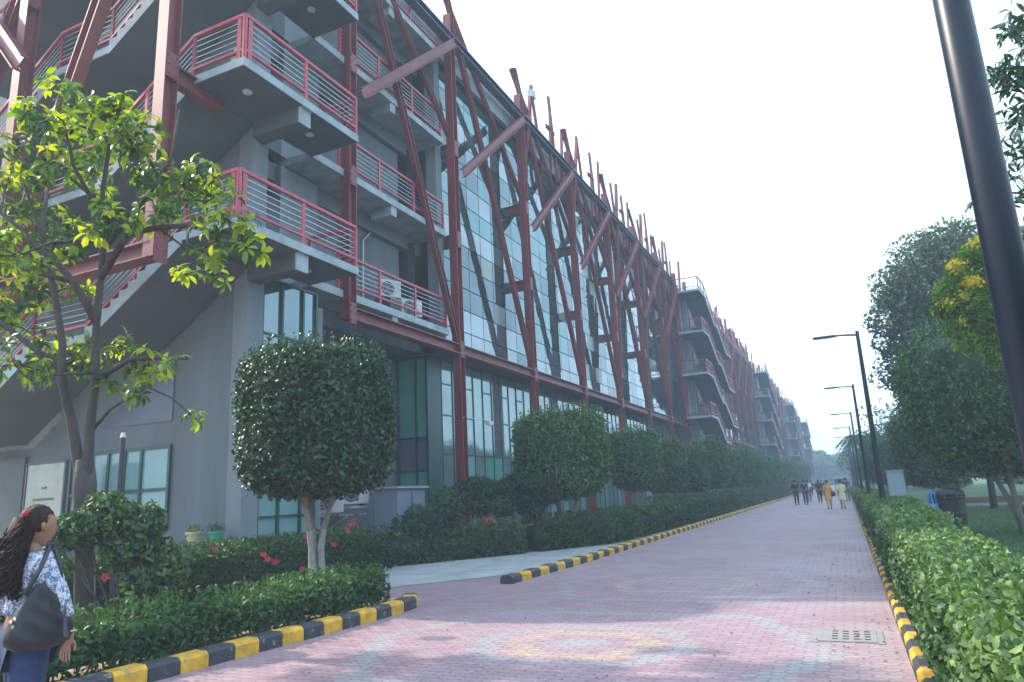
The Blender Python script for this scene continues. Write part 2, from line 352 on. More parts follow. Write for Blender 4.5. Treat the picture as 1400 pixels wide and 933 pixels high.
    base = rgbmix(math_('MULTIPLY', yel, math_('MULTIPLY', fd, 0.85)), base, (0.42, 0.34, 0.22))
    # the tread-worn paler strip along the right kerb
    edge = N.new('ShaderNodeMapRange'); edge.inputs[1].default_value = -0.9; edge.inputs[2].default_value = 0.2; L.new(X, edge.inputs[0])
    e2 = math_('MULTIPLY', edge.outputs[0], math_('MULTIPLY', cr.outputs[0], 0.6))
    base = rgbmix(e2, base, (0.42, 0.33, 0.28))
    fine = N.new('ShaderNodeTexNoise'); fine.inputs['Scale'].default_value = 22; fine.inputs['Detail'].default_value = 6; L.new(tc.outputs['Object'], fine.inputs['Vector'])
    fr = N.new('ShaderNodeValToRGB'); fr.color_ramp.elements[0].position = .3; fr.color_ramp.elements[1].position = .7
    fr.color_ramp.elements[0].color = (0.80, 0.80, 0.82, 1); fr.color_ramp.elements[1].color = (1.08, 1.06, 1.05, 1); L.new(fine.outputs['Fac'], fr.inputs[0])
    base = rgbmix(1.0, base, fr.outputs[0], 'MULTIPLY')
    base = rgbmix(math_('MULTIPLY', br.outputs['Fac'], 0.8), base, (0.15, 0.10, 0.10))
    st = N.new('ShaderNodeTexNoise'); st.inputs['Scale'].default_value = 1.7; st.inputs['Detail'].default_value = 8; st.inputs['Roughness'].default_value = .7; L.new(tc.outputs['Object'], st.inputs['Vector'])
    sr = N.new('ShaderNodeValToRGB'); sr.color_ramp.elements[0].position = .56; sr.color_ramp.elements[1].position = .70; sr.color_ramp.elements[1].color = (.55, .55, .55, 1); L.new(st.outputs['Fac'], sr.inputs[0])
    base = rgbmix(sr.outputs[0], base, (0.22, 0.155, 0.165))
    L.new(base, b.inputs['Base Color']); b.inputs['Roughness'].default_value = 0.62
    hgt = math_('ADD', math_('MULTIPLY', br.outputs['Fac'], -0.6), math_('MULTIPLY', fine.outputs['Fac'], 0.35))
    hgt = math_('ADD', hgt, math_('MULTIPLY', br.outputs['Color'], 0.25))
    bp = N.new('ShaderNodeBump'); bp.inputs['Strength'].default_value = 0.7; bp.inputs['Distance'].default_value = 0.008
    L.new(hgt, bp.inputs['Height']); L.new(bp.outputs[0], b.inputs['Normal'])
    return m
MAT['road'] = road_material()

# ------------------------------------------------------------------ ground, road, kerbs
def sheet(name, poly, z, m):
    b = MB(); b.add([(x, y, z) for x, y in poly], [tuple(range(len(poly)))]); o = b.build(name, m); props(o, kind='structure'); return o
sheet('ground', [(-400, -120), (400, -120), (400, 900), (-400, 900)], -0.012, 'soil')
sheet('lawn', [(0.42, -20), (60, -20), (60, 260), (0.42, 260)], -0.004, 'lawn')
sheet('road', [(-13, -20), (0.3, -20), (0.3, 330), (-13, 330)], 0.0, 'road')
sheet('planting_bed_ground', [(-14, -6), (-7.1, -6), (-6.92, -3), (-6.57, 2), (-6.3, 5.2), (-6.19, 7.2), (-6.1, 8.5), (-6.12, 9.3), (-6.35, 9.72), (-9.6, 9.7), (-10.4, 14.9), (-6.35, 21.6), (-5.95, 26), (-5.95, 245), (-14, 245)], 0.012, 'soil')
sheet('concrete_path', [(-14, 12.0), (-7.9, 11.5), (-6.55, 13.3), (-5.86, 14.0), (-5.86, 25.5), (-6.3, 21.7), (-10.3, 15.0), (-14, 15.2)], 0.008, 'concrete')
def kerb(name, pts, wd, h, L, start=0, endcap=False):
    """painted kerb stones along a polyline; alternating yellow / black"""
    b = MB(); P = [Vector((x, y, 0)) for x, y in pts]; d0 = 0; k = start
    seg = [(P[i], P[i+1]) for i in range(len(P)-1)]; lens = [(q-p).length for p, q in seg]; tot = sum(lens)
    def at(s):
        s = max(0, min(tot-1e-6, s))
        for (p, q), l in zip(seg, lens):
            if s <= l: return p+(q-p)*(s/l), (q-p).normalized()
            s -= l
        return seg[-1][1], (seg[-1][1]-seg[-1][0]).normalized()
    s = 0
    while s < tot:
        a, da = at(s+0.006); c, dc = at(s+L-0.006); na = Vector((-da.y, da.x, 0)); nc = Vector((-dc.y, dc.x, 0))
        j = random.uniform(-.006, .006); hh = h+random.uniform(-.006, .006); t = 0.035
        def sec(p, n): return [p-n*(wd/2+j), p-n*(wd/2+j)+Vector((0,0,hh-t)), p-n*(wd/2+j-t)+Vector((0,0,hh)), p+n*(wd/2-j-t)+Vector((0,0,hh)), p+n*(wd/2-j)+Vector((0,0,hh-t)), p+n*(wd/2-j)]
        va = sec(a, na)+sec(c, nc)
        b.add(va, [(0,1,2,3,4,5), (11,10,9,8,7,6)]+[(i, i+6, i+7, i+1) for i in range(5)], k % 2)
        k += 1; s += L
    o = b.build(name, ['kyel', 'kblk']); props(o, kind='structure'); return o
kerb('kerb_beside_near_hedge', [(-6.9, -3), (-6.55, 2), (-6.28, 5.2), (-6.17, 7.2), (-6.08, 8.5), (-6.10, 9.32), (-6.35, 9.75)], 0.24, 0.16, 0.335, 1)
kerb('kerb_along_path', [(-5.82, 12.12), (-5.68, 16), (-5.66, 26), (-5.78, 60), (-5.8, 240)], 0.24, 0.15, 0.42, 1)
kerb('kerb_right', [(0.38, -3), (0.38, 240)], 0.14, 0.10, 0.36)

# drain cover in the paving
dr = MB(); dr.box(-0.46, 0.08, 8.03, 8.66, 0.0, 0.012)
for i in range(4):
    for j in range(4):
        x = -0.33+0.1*i; y = 8.13+0.13*j; dr.box(x, x+0.055, y, y+0.05, 0.012, 0.0135, 1)
dr.box(-0.53, -0.46, 7.98, 8.71, 0, 0.008, 0); dr.box(0.08, 0.14, 7.98, 8.71, 0, 0.008, 0)
props(dr.build('drain_cover', ['drain', 'hole'], origin=(-0.19, 8.35, 0)), 'pale square drain cover with rows of slots set in the pink paving', 'drain cover')

# ------------------------------------------------------------------ the building
B0 = (-12.0, 22.0, 0.0); ROT = -0.0095
bld = thing('academic_building', B0, 'long glass building clad in a lattice of slanting red steel beams with outdoor staircases', 'building', rotz=ROT)
LV = [7.45, 11.15, 14.85, 18.55]
S = 6.65; Y1 = 21.86; PER = 53.2; NBLK = 4
ROOF = 19.45
FX = -12.0      # plane of the steel lattice
def struct_part(b, name, mats, parent=bld, **k): return b.build(name, mats, parent=parent, **k)
def rail(mb, pts, h=1.08, post=1.5, wires=5, lo=0.22):
    """railing along floor-level points: top rail, bottom rail, posts, thin wires"""
    P = [Vector(p) for p in pts]; Z = Vector((0, 0, 1))
    for a, b in zip(P[:-1], P[1:]):
        hd = Vector((b.x-a.x, b.y-a.y, 0)); sd = Vector((-hd.y, hd.x, 0)).normalized()
        mb.bar(a+Z*h, b+Z*h, 0.09, 0.075, sd, 0); mb.bar(a+Z*lo, b+Z*lo, 0.07, 0.06, sd, 0)
        n = max(1, round((b-a).length/post)); 
        for i in range(n+1):
            p = a+(b-a)*(i/n); mb.bar(p-Z*0.12, p+Z*h, 0.06, 0.09, sd, 0)
        for k in range(wires):
            z = lo+(h-lo)*(k+1)/(wires+1); mb.bar(a+Z*z, b+Z*z, 0.014, 0.014, sd, 1)

# --- building mass, roof, fascias
core = MB(); core.box(-34, -14.9, 12.02, 235, 0, 18.9); struct_part(core, 'main_wall', 'plaster')
rf = MB()
rf.box(-34, -12.62, 12.0, 238, 19.0, 19.35, 0); rf.box(-12.60, -12.42, 12.0, 238, 18.75, 19.75, 1)
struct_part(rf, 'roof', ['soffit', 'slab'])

# --- steel
def steel_part(p, q, name, fl=0.34, dep=0.36, side=(1, 0, 0), m='steel', t=0.03, mb=None):
    b = mb or MB(); b.ibeam(p, q, fl, dep, side, t); return struct_part(b, name, m)
def column(y, z0=0.0, z1=20.5, x=FX):
    b = MB(); b.ibeam((x, y, z0), (x, y, z1), 0.32, 0.34, (1, 0, 0), 0.03)
    if z0 < 0.1: b.box(x-0.3, x+0.3, y-0.3, y+0.3, 0, 0.05)
    for zq in (6.78, 10.95, 14.65):
        b.box(x+0.161, x+0.18, y-0.15, y+0.15, zq-0.3, zq+0.3)
        for u in (-.1, .1):
            for v in (-.22, 0, .22): b.box(x+0.18, x+0.2, y+u-.02, y+u+.02, zq+v-.02, zq+v+.02)
    return struct_part(b, 'steel_column', 'steel')
def strut(y0, z0, y1, z1, x=FX, name='inclined_strut', fl=0.19, dep=0.23):
    return steel_part((x, y0, z0), (x, y1, z1), name, fl, dep, (1, 0, 0))
def bay_members(yp, yc, k, last=False):
    s = yc-yp
    # member B from the column foot leaning back over the previous column
    e = 1.30 + (0.12*((k*37) % 5)-0.2)
    zt = 6.95+ (19.12-6.95)*e if k else 19.9; yt = yc-0.15-(s-1.1)*((zt-6.95)/(19.12-6.95))
    zt = min(zt, 21.8); yt = yc-0.15-(s-1.0)*((zt-6.95)/12.2)
    strut(yc-0.1, 7.05, yt, zt, FX+0.02)
    # member C from mid-column leaning back past the roofline
    zc = 21.7 if k else 21.3; strut(yc-0.2, 15.2, yc-0.2-(zc-15.2)*1.08, zc, FX-0.05, fl=0.17, dep=0.19)
    # brace D rising to the next column head, bolted on the outside
    b = MB(); b.ibeam((FX+0.30, yp+0.25, 13.7), (FX+0.30, yc-0.1, 19.15), 0.2, 0.34, (1, 0, 0), 0.025); struct_part(b, 'diagonal_brace', 'steel')
    for q, (dy, zb, lean, zt2) in enumerate(((-1.9, 19.3, -.5, 22.4), (-3.6, 19.3, -.75, 21.9), (-2.8, 19.4, .35, 21.6), (-0.9, 19.4, .4, 22.0))[:(0 if k < 2 else 4)]):
        zz = zt2+0.35*((k*3+q*2) % 4)-.4; strut(yc+dy, zb-1.4, yc+dy+lean*1.2, zz, FX-0.12*(q % 2), 'roof_strut', .13, .14)
    if k > 1: tb = MB(); tb.ibeam((FX-.05, yc-3.0, 20.75), (FX-.05, yc-1.8, 20.75), .12, .16, (1, 0, 0), .02); struct_part(tb, 'roof_strut', 'steel')
    # right-leaning members further along
    if k >= 3:
        strut(yc+0.1, 7.05, yc+0.1+2.6+0.3*(k % 2), 22.4, FX+0.04, fl=0.18, dep=0.2)
    elif k >= 1:
        strut(yc+0.1, 16.5, yc+1.7, 22.0, FX+0.04, fl=0.16, dep=0.17)
def tie(y, zs=(10.95, 14.65)):
    for z in zs:
        b = MB(); b.ibeam((FX, y, z), (FX-0.95, y, z), 0.24, 0.46, (0, 1, 0), 0.03); struct_part(b, 'tie_bracket', 'steel')
roofmb = MB(); roofmb.ibeam((FX, 9.4, ROOF), (FX, 62.0, ROOF), 0.38, 0.34, (1, 0, 0), 0.035)
struct_part(roofmb, 'roof_beam', 'steel_dark')
for blk in range(NBLK):
    o = blk*PER
    ys = [Y1+o+S*i for i in range(7)]
    for y in ys: column(y); tie(y)
    fb = MB(); y0 = 15.6 if blk == 0 else ys[0]
    fb.ibeam((FX, y0, 6.78), (FX, ys[-1], 6.78), 0.36, 0.36, (1, 0, 0), 0.035); struct_part(fb, 'floor_beam', 'steel')
    if blk:
        rb = MB(); rb.ibeam((FX, ys[0]-0.5, ROOF), (FX, ys[-1]+0.5, ROOF), 0.38, 0.34, (1, 0, 0), 0.035); struct_part(rb, 'roof_beam', 'steel_dark')
    for i in range(1, 7): bay_members(ys[i-1], ys[i], i+(3 if blk else 0))
    if blk == 0: bay_members(15.6, ys[0], 0)
# light floodlight-like box on the parapet stays part of the roof edge
column(15.6, 6.6); column(9.4, 6.6, 21.5)
# gable frame (faces the camera)
for x in (-17.3, -22.3): column(9.4, 6.6, 21.5, x)
gb = MB(); gb.ibeam((-12.0, 9.4, 6.78), (-25, 9.4, 6.78), 0.36, 0.36, (0, 1, 0), 0.035); struct_part(gb, 'floor_beam', 'steel')
gb = MB(); gb.ibeam((-12.2, 9.4, ROOF), (-25, 9.4, ROOF), 0.36, 0.34, (0, 1, 0), 0.035); struct_part(gb, 'roof_beam', 'steel_dark')
for x0, x1 in ((-17.1, -11.7), (-21.0, -15.6), (-26.2, -20.8)):
    steel_part((x0, 9.4, 7.05), (x1, 9.4, 20.2), 'inclined_strut', 0.28, 0.34, (0, 1, 0))
for x0, x1 in ((-16.9, -22.0), (-21.9, -27)):
    b = MB(); b.ibeam((x0, 9.1, 12.5), (x1, 9.1, 18.4), 0.22, 0.42, (0, 1, 0), 0.03); struct_part(b, 'diagonal_brace', 'steel')
for z in (10.85, 14.55):
    b = MB(); b.ibeam((FX, 9.5, z), (FX, 10.9, z), 0.24, 0.42, (1, 0, 0), 0.03); struct_part(b, 'tie_bracket', 'steel')

# --- curtain walls of the upper floors, one part per bay
def panel_wall(y0, y1, z0, z1, x, k, ncol=6, rowh=0.92):
    b = MB(); nr = round((z1-z0)/rowh); h = (z1-z0)/nr; wd = (y1-y0)/ncol; r = random.Random(100+k)
    b.box(x-0.2, x-0.05, y0, y1, z0, z1, 5)
    g = 0.02
    for i in range(nr):
        row = r.choice([0, 1, 2, 3]) 
        for j in range(ncol):
            m = row if r.random() < 0.8 else r.choice([0, 1, 1, 2, 3, 4])
            dx = r.uniform(-0.004, 0.004)
            b.add([(x+dx, y0+j*wd+g, z0+i*h+g), (x-dx, y0+(j+1)*wd-g, z0+i*h+g), (x+dx, y0+(j+1)*wd-g, z0+(i+1)*h-g), (x-dx, y0+j*wd+g, z0+(i+1)*h-g)], [(0, 1, 2, 3)], m)
    return struct_part(b, 'glass_wall', ['g1', 'g2', 'g3', 'g4', 'g5', 'joint'])
def ground_glass(y0, y1, x, k):
    r = random.Random(k); fr = MB(); n = round((y1-y0)/0.83); wd = (y1-y0)/n
    fr.box(x-0.12, x-0.02, y0, y1, 0.35, 6.6, 2)          # back pan
    fr.box(x-0.2, x+0.1, y0, y1, 0.0, 0.35, 3)
    for j in range(n):
        cuts = [0.4, 3.15, 6.55]
        if j % 4 in (0, 2) and j < n-1: cuts = [0.4, 3.15, 4.55, 5.7, 6.55]
        for a, c in zip(cuts[:-1], cuts[1:]):
            m = r.choice([0, 0, 0, 1, 4]) if a > 3 else r.choice([0, 6, 6, 0, 5])
            fr.add([(x, y0+j*wd, a), (x, y0+(j+1)*wd, a), (x, y0+(j+1)*wd, c), (x, y0+j*wd, c)], [(0, 1, 2, 3)], {0: 4, 1: 5, 4: 4, 5: 7, 6: 8}[m])
            fr.box(x-0.01, x+0.03, y0+j*wd+0.022, y0+(j+1)*wd-0.022, c-0.022, c+0.022, 0)
    for j in range(n+1): fr.box(x-0.02, x+0.035, y0+j*wd-0.02, y0+j*wd+0.02, 0.35, 6.6, 0)
    return struct_part(fr, 'ground_floor_glazing', ['mullion', 'g1', 'joint', 'plaster', 'g8', 'g2', 'g5', 'g6', 'g7'])
GX = -12.72
for blk in range(NBLK):
    o = blk*PER
    for i in range(6):
        ya = Y1+o+S*i+0.0; yb = ya+S
        panel_wall(ya+(0.2 if i == 0 else 0), yb, 6.98, 18.72, GX, blk*10+i)
        ground_glass(ya+(0.2 if i == 0 else 0), yb, -12.9, 40+blk*10+i)
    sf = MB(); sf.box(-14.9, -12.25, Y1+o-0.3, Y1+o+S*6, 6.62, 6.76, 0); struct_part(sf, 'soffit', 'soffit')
# a small wall-mounted camera on a bracket by the first bay
# --- recessed green glazed bay facing the approach, between the stair tower and first glass bay
gr = MB()
for (xa, xb) in ((-14.85, -14.15), (-14.15, -13.4), (-13.4, -12.95)):
    for a, c, m in ((0.4, 2.55, 1), (2.55, 3.7, 2), (3.7, 6.55, 1)):
        gr.add([(xa+.03, 21.2, a+.03), (xb-.03, 21.2, a+.03), (xb-.03, 21.2, c-.03), (xa+.03, 21.2, c-.03)], [(0, 1, 2, 3)], m)
    gr.box(xa-0.03, xa+0.03, 21.12, 21.25, 0.2, 6.6, 0)
for z in (0.4, 2.55, 3.7, 6.55): gr.box(-14.9, -12.9, 21.13, 21.24, z-0.03, z+0.03, 0)
gr.box(-14.9, -12.9, 21.26, 21.5, 0, 6.6, 3); gr.box(-12.97, -12.88, 21.1, 22.05, 0, 6.6, 0)
struct_part(gr, 'corner_glazing', ['mullion', 'g6', 'spandrel', 'joint'])
pc = MB(); pc.box(-12.9, -12.45, 21.35, 21.75, 6.9, 18.9); struct_part(pc, 'concrete_pier', 'plaster_light')

# --- stair tower nearest the camera
tw = MB()
tw.box(-12.55, -12.10, 12.0, 12.5, 0, 19.0, 1)                       # corner pier, full height
tw.box(-34, -12.551, 12.0, 12.3, 0, 7.2, 0)                          # gable wall, lower part (windows are set on it)
tw.box(-34, -12.551, 12.0, 12.3, 7.2, 19.0, 0)
tw.box(-14.9, -14.3, 14.9, 21.9, 0, 6.7, 0)                         # wall behind the outdoor units
tw.box(-14.3, -12.15, 14.45, 14.7, 0, 6.75, 0)
for i, z in enumerate(LV):
    tw.box(-14.9, -13.4, 15.4, 20.2, z, z+3.3, 0)                    # wall behind the recessed balconies
    tw.box(-13.3, -12.6, 12.5, 12.9, z, z+3.4, 2); tw.box(-13.35, -13.0, 12.9, 13.9, z, z+2.3, 2); tw.box(-13.4, -13.0, 13.9, 15.4, z, z+3.4, 1)
    tw.add([(-13.35, 20.5, z+.1), (-12.9, 20.5, z+.1), (-12.9, 20.5, z+3.2), (-14.8, 20.5, z+3.2), (-14.8, 20.5, z+.1)], [(0, 1, 2, 3, 4)], 3)
struct_part(tw, 'stair_tower_wall', ['plaster', 'plaster_light', 'dark', 'g4'])
# ground floor window wall beside the corner pier
gw = MB(); gw.box(-12.5, -12.3, 12.5, 14.45, 0.0, 0.9, 3)
for j, (ya, yb) in enumerate(((12.5, 13.2), (13.2, 13.95), (13.95, 14.45))):
    for a, c in ((0.9, 1.35), (1.35, 3.0), (3.0, 4.6), (4.6, 5.7), (5.7, 7.1)):
        gw.add([(-12.2, ya, a), (-12.2, yb, a), (-12.2, yb, c), (-12.2, ya, c)], [(0, 1, 2, 3)], 2 if a > 3 else 1)
        gw.box(-12.21, -12.15, ya+.03, yb-.03, c-.025, c+.025, 0)
    gw.box(-12.22, -12.13, yb-.03, yb+.03, 0.9, 7.1, 0)
gw.box(-12.22, -12.13, 12.5, 12.56, 0.9, 7.1, 0); gw.box(-12.4, -12.25, 12.5, 14.45, 0.9, 7.1, 4)
struct_part(gw, 'ground_floor_glazing', ['mullion', 'g7', 'g1', 'plaster', 'joint'])
# gable windows
def gable_window(x0, x1, z0, z1, vs, hs, m='g7', poly=None):
    b = MB(); y = 11.97
    b.add([(x0, y, z0), (x1, y, z0), (x1, y, z1), (x0, y, z1)] if not poly else [(px, y, pz) for px, pz in poly], [tuple(range(4 if not poly else len(poly)))], 1)
    for v in vs: b.box(v-.035, v+.035, 11.92, 11.965, z0, z1, 0)
    for h in hs: b.box(x0, x1, 11.93, 11.975, h-.04, h+.04, 0)
    return struct_part(b, 'window', ['mullion', m])
gable_window(-18.0, -14.35, 1.2, 3.12, [-18.0, -17.2, -16.55, -15.95, -15.35, -14.38], [1.22, 2.1, 3.1])
gable_window(-17.0, -14.4, 3.75, 5.6, [], [], 'spandrel', [(-17.0, 3.72), (-14.4, 3.72), (-14.4, 5.35), (-16.9, 3.9)])
dd = MB(); dd.box(-20.9, -19.9, 11.9, 11.985, 0, 3.2); struct_part(dd, 'door', 'dark')
for zq in (3.62, 5.62): gv = MB(); gv.box(-14.3 if zq < 5 else -14.35, -12.56, 11.993, 12.0, zq, zq+.012); struct_part(gv, 'wall_joint', 'spandrel')
pl = MB(); pl.box(-14.2, -12.1, 11.3, 11.99, 0, 0.86); struct_part(pl, 'planter_ledge', 'spandrel')

def stair_x(z1, x1, run, dz, ya, yb, n=11):
    """flight going down in -X from (x1,z1)"""
    poly = []; 
    for i in range(n):
        poly += [(x1-run*i/n, z1-dz*i/n), (x1-run*(i+1)/n, z1-dz*i/n)]
    poly.append((x1-run, z1-dz)); poly += [(x1-run, z1-dz-0.24), (x1, z1-0.30)]
    return poly
tn = 0
for i, z in enumerate(LV):
    ld = MB(); ld.box(-12.1, -10.5, 10.1, 14.1, z-0.20, z, 0); ld.box(-12.1, -10.64, 11.95, 12.35, z-0.62, z-0.2, 1); ld.box(-10.64, -10.6, 11.95, 12.35, z-0.62, z-0.2, 0)  # bracket takes the shade-dark tone, its end face stays pale
    ld.box(-12.08, -10.52, 10.12, 11.95, z-0.205, z-0.2, 1); ld.box(-12.08, -10.52, 12.35, 14.08, z-0.205, z-0.2, 1)  # thin dark sheets paint the shade under the landing
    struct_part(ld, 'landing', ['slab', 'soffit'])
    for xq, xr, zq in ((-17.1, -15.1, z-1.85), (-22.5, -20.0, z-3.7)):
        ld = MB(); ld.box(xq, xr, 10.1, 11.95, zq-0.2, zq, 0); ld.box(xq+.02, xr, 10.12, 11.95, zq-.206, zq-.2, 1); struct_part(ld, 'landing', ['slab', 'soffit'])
    ld = MB()
    # recessed balcony slab and inner floor
    ld.box(-14.9, -12.05, 14.12, 21.3, z-0.22, z, 0); ld.box(-12.9, -12.1, 17.9, 18.2, z-0.55, z-0.22, 0)
    ld.box(-14.9, -13.2, 12.3, 21.3, z-0.75, z-0.22, 2)
    struct_part(ld, 'balcony_floor', ['slab', 'soffit', 'plaster'])
    for j in range(2):
        x1 = -12.1-(5.0*j); zz = z-1.85*j
        st = MB(); st.prism(stair_x(zz, x1, 3.0 if j == 0 else 2.9, 1.85, 0, 0), 'y', 10.1, 11.95, 0)
        st.m = [0, 0]+[1]*(len(st.m)-2)  # sides stay pale, all other faces take the shade-dark tone
        fl = struct_part(st, 'stair_flight', ['slab', 'soffit'])
        rl = MB(); rn = 3.0 if j == 0 else 2.9
        rail(rl, [(x1, 10.16, zz), (x1-rn, 10.16, zz-1.85)], post=1.5); rl.build('railing', ['rail', 'wire'], parent=fl)
    rl = MB(); rail(rl, [(-12.1, 10.16, z), (-10.56, 10.16, z), (-10.56, 14.04, z), (-12.05, 14.04, z)], post=1.9)
    rl.bar((-10.56, 10.3, z-.12), (-10.56, 10.3, z+1.08), 0.06, 0.12, (1, 0, 0)); rl.bar((-10.7, 10.16, z-.12), (-10.7, 10.16, z+1.08), 0.12, 0.06, (1, 0, 0))
    struct_part(rl, 'railing', ['rail', 'wire'])
    rl = MB(); rail(rl, [(-15.1, 10.16, z-1.85), (-17.1, 10.16, z-1.85)], post=2); struct_part(rl, 'railing', ['rail', 'wire']); rl = MB(); rail(rl, [(-20.0, 10.16, z-3.7), (-22.5, 10.16, z-3.7)], post=2); struct_part(rl, 'railing', ['rail', 'wire'])
    rl = MB(); rail(rl, [(-12.12, 15.3, z), (-12.12, 21.2, z)], post=2.0); struct_part(rl, 'railing', ['rail', 'wire'])
    for lx, ly in ((-11.2, 10.9), (-11.3, 13.1)):
        cl = MB(); cl.tube([(lx, ly, z-0.207), (lx, ly, z-0.235)], 0.11, 14); struct_part(cl, 'ceiling_light', 'lens')

# --- stair towers further along (flights run away from the camera along the road side)
def far_tower(y0, detail=True):
    b = MB(); b.box(-14.9, -11.9, y0+0.3, y0+14.6, 0, 18.6, 0); b.box(-11.88, -11.5, y0+1.6, y0+2.0, 0, 18.5, 1)
    b.box(-13, -11.95, y0+14.6, y0+15.2, 0, 19, 1)
    twl = struct_part(b, 'stair_tower_wall', ['plaster', 'plaster_light'])
    xa, xb = -11.88, -9.75
    for i, z in enumerate(LV):
        for ya_, yb_, zz_ in ((y0-1.2, y0+1.6, z), (y0+5.4, y0+7.2, z-1.85), (y0+11, y0+14.5, z-3.7)):
            ld = MB(); ld.box(xa, xb, ya_, yb_, zz_-0.2, zz_, 0); ld.box(xa, xb-.03, ya_+.03, yb_-.03, zz_-0.21, zz_-0.2, 1); struct_part(ld, 'landing', ['slab', 'soffit'])
        for j in range(2):
            ys = y0+1.6+5.6*j; zz = z-1.85*j; rn = 3.8; n = 11; poly = []
            for q in range(n): poly += [(ys+rn*q/n, zz-1.85*q/n), (ys+rn*(q+1)/n, zz-1.85*q/n)]
            poly += [(ys+rn, zz-1.85), (ys+rn, zz-2.1), (ys, zz-0.3)]
            st = MB(); st.prism(poly, 'x', xb-1.7, xb, 0); st.m = [0, 0]+[1]*(len(st.m)-2); fl = struct_part(st, 'stair_flight', ['slab', 'soffit'])
            rl = MB(); rail(rl, [(xb-0.06, ys, zz), (xb-0.06, ys+rn, zz-1.85)], wires=3); rl.build('railing', ['rail', 'wire'], parent=fl)
        rl = MB(); rail(rl, [(xa, y0-1.14, z), (xb-.06, y0-1.14, z), (xb-.06, y0+1.6, z)], wires=4, post=1.4); struct_part(rl, 'railing', ['rail', 'wire']); rl = MB()
        rail(rl, [(xb-.06, y0+5.4, z-1.85), (xb-.06, y0+7.2, z-1.85)], wires=3); struct_part(rl, 'railing', ['rail', 'wire']); rl = MB(); rail(rl, [(xb-.06, y0+11, z-3.7), (xb-.06, y0+14.4, z-3.7)], wires=3)
        struct_part(rl, 'railing', ['rail', 'wire'])
    pn = MB(); pn.box(-12.2, -11.2, y0+14.7, y0+15.0, 0.0, 7, 0)
    # a vertical steel post and struts over the tower front
    for yy in (y0+4.4, y0+9.2): column(yy, 6.6, 20.9)
    strut(y0+9.2, 7.0, y0+4.6, 19.6); strut(y0+4.4, 7.0, y0+0.4, 19.6)
for blk in range(NBLK): far_tower(Y1+6*S+blk*PER+0.3)

# ------------------------------------------------------------------ superquadric shapes for crowns
def sq_points(n, c, r, p=4.0, zlo=-1.0, seed=None):
    """points + normals on a box-like rounded solid (|x|^p + ... = 1)"""
    d = unit(rnd(n)); s = (np.abs(d)**p).sum(1)**(-1/p); q = d*s[:, None]
    N = np.sign(q)*np.abs(q)**(p-1); N = unit(N/np.array(r)); P = q*np.array(r)+np.array(c)
    return P, N
def cyl_points(n, c, r, p=5.0):
    d = unit(rnd(n)); rho = np.hypot(d[:, 0], d[:, 1]); s = (rho**p+np.abs(d[:, 2])**p)**(-1/p); q = d*s[:, None]
    rq = np.hypot(q[:, 0], q[:, 1]); N = np.c_[q[:, 0]*rq**(p-2), q[:, 1]*rq**(p-2), np.sign(q[:, 2])*np.abs(q[:, 2])**(p-1)]
    q[:, :2] *= (1-0.10*np.clip(-q[:, 2], 0, 1)**2)[:, None]
    return q*np.array(r)+np.array(c), unit(N/np.array(r))
def uneven(P, c, amp, f=1.6, seed=1):
    k = 1+amp*lnoise(P, f, seed); return (P-np.array(c))*k[:, None]+np.array(c)
def ico(sub=3):
    import bmesh
    bm = bmesh.new(); bmesh.ops.create_icosphere(bm, subdivisions=sub, radius=1); bm.verts.ensure_lookup_table()
    V = np.array([v.co[:] for v in bm.verts]); F = np.array([[v.index for v in f.verts] for f in bm.faces]); bm.free(); return V, F
ICO3 = ico(4)
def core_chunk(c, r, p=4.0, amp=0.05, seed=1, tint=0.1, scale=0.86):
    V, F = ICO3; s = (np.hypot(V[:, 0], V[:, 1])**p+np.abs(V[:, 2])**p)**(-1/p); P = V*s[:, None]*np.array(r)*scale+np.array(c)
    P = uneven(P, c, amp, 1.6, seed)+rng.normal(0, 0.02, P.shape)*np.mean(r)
    return (P, F, 1, np.full(len(F), tint))  # low tint paints inner shade into the core's colour
def crown_topiary(parent, c, r, n, size, name='crown', m='topiary', seed=1, fine=False, p=3.6, sprigs=True, amp=0.05):
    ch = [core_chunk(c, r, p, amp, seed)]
    for k, (fr, sc) in enumerate(((0.6, 1.0), (0.4, 0.93))):
        P, N = cyl_points(int(n*fr), c, np.array(r)*sc, p); P = uneven(P, c, amp, 1.6, seed)
        # clumps: leaves gather in tufts, leaving darker gaps
        keep = lnoise(P, 5.5/max(0.6, r[0]), seed+5)+rng.normal(0, 0.35, len(P)) > -0.35
        P, N = P[keep], N[keep]; P = P+N*(rng.normal(0, 0.055, len(P))*(r[0]/1.2))[:, None]
        ch.append(shell_leaves(P, N, size, 0.55, fine, up=0.2, droop=0.3, tbase=0.45 if fine else 0.55, tvar=0.24))
    if sprigs:
        m2 = int(n*0.02); P, N = cyl_points(m2*3, c, np.array(r)*1.02, p); P = P[N[:, 2] > -0.1][:m2]
        for k in range(5):
            Q = P+np.array([0, 0, 1])*0.035*k*(size/0.06)+rnd(len(P), 0.012); ch.append(shell_leaves(uneven(Q, c, amp, 1.6, seed), unit(rnd(len(Q))), size*0.85, 0.5, fine, up=0.9, tbase=0.75))
    return leaf_obj(name, ch, LF[m], parent)
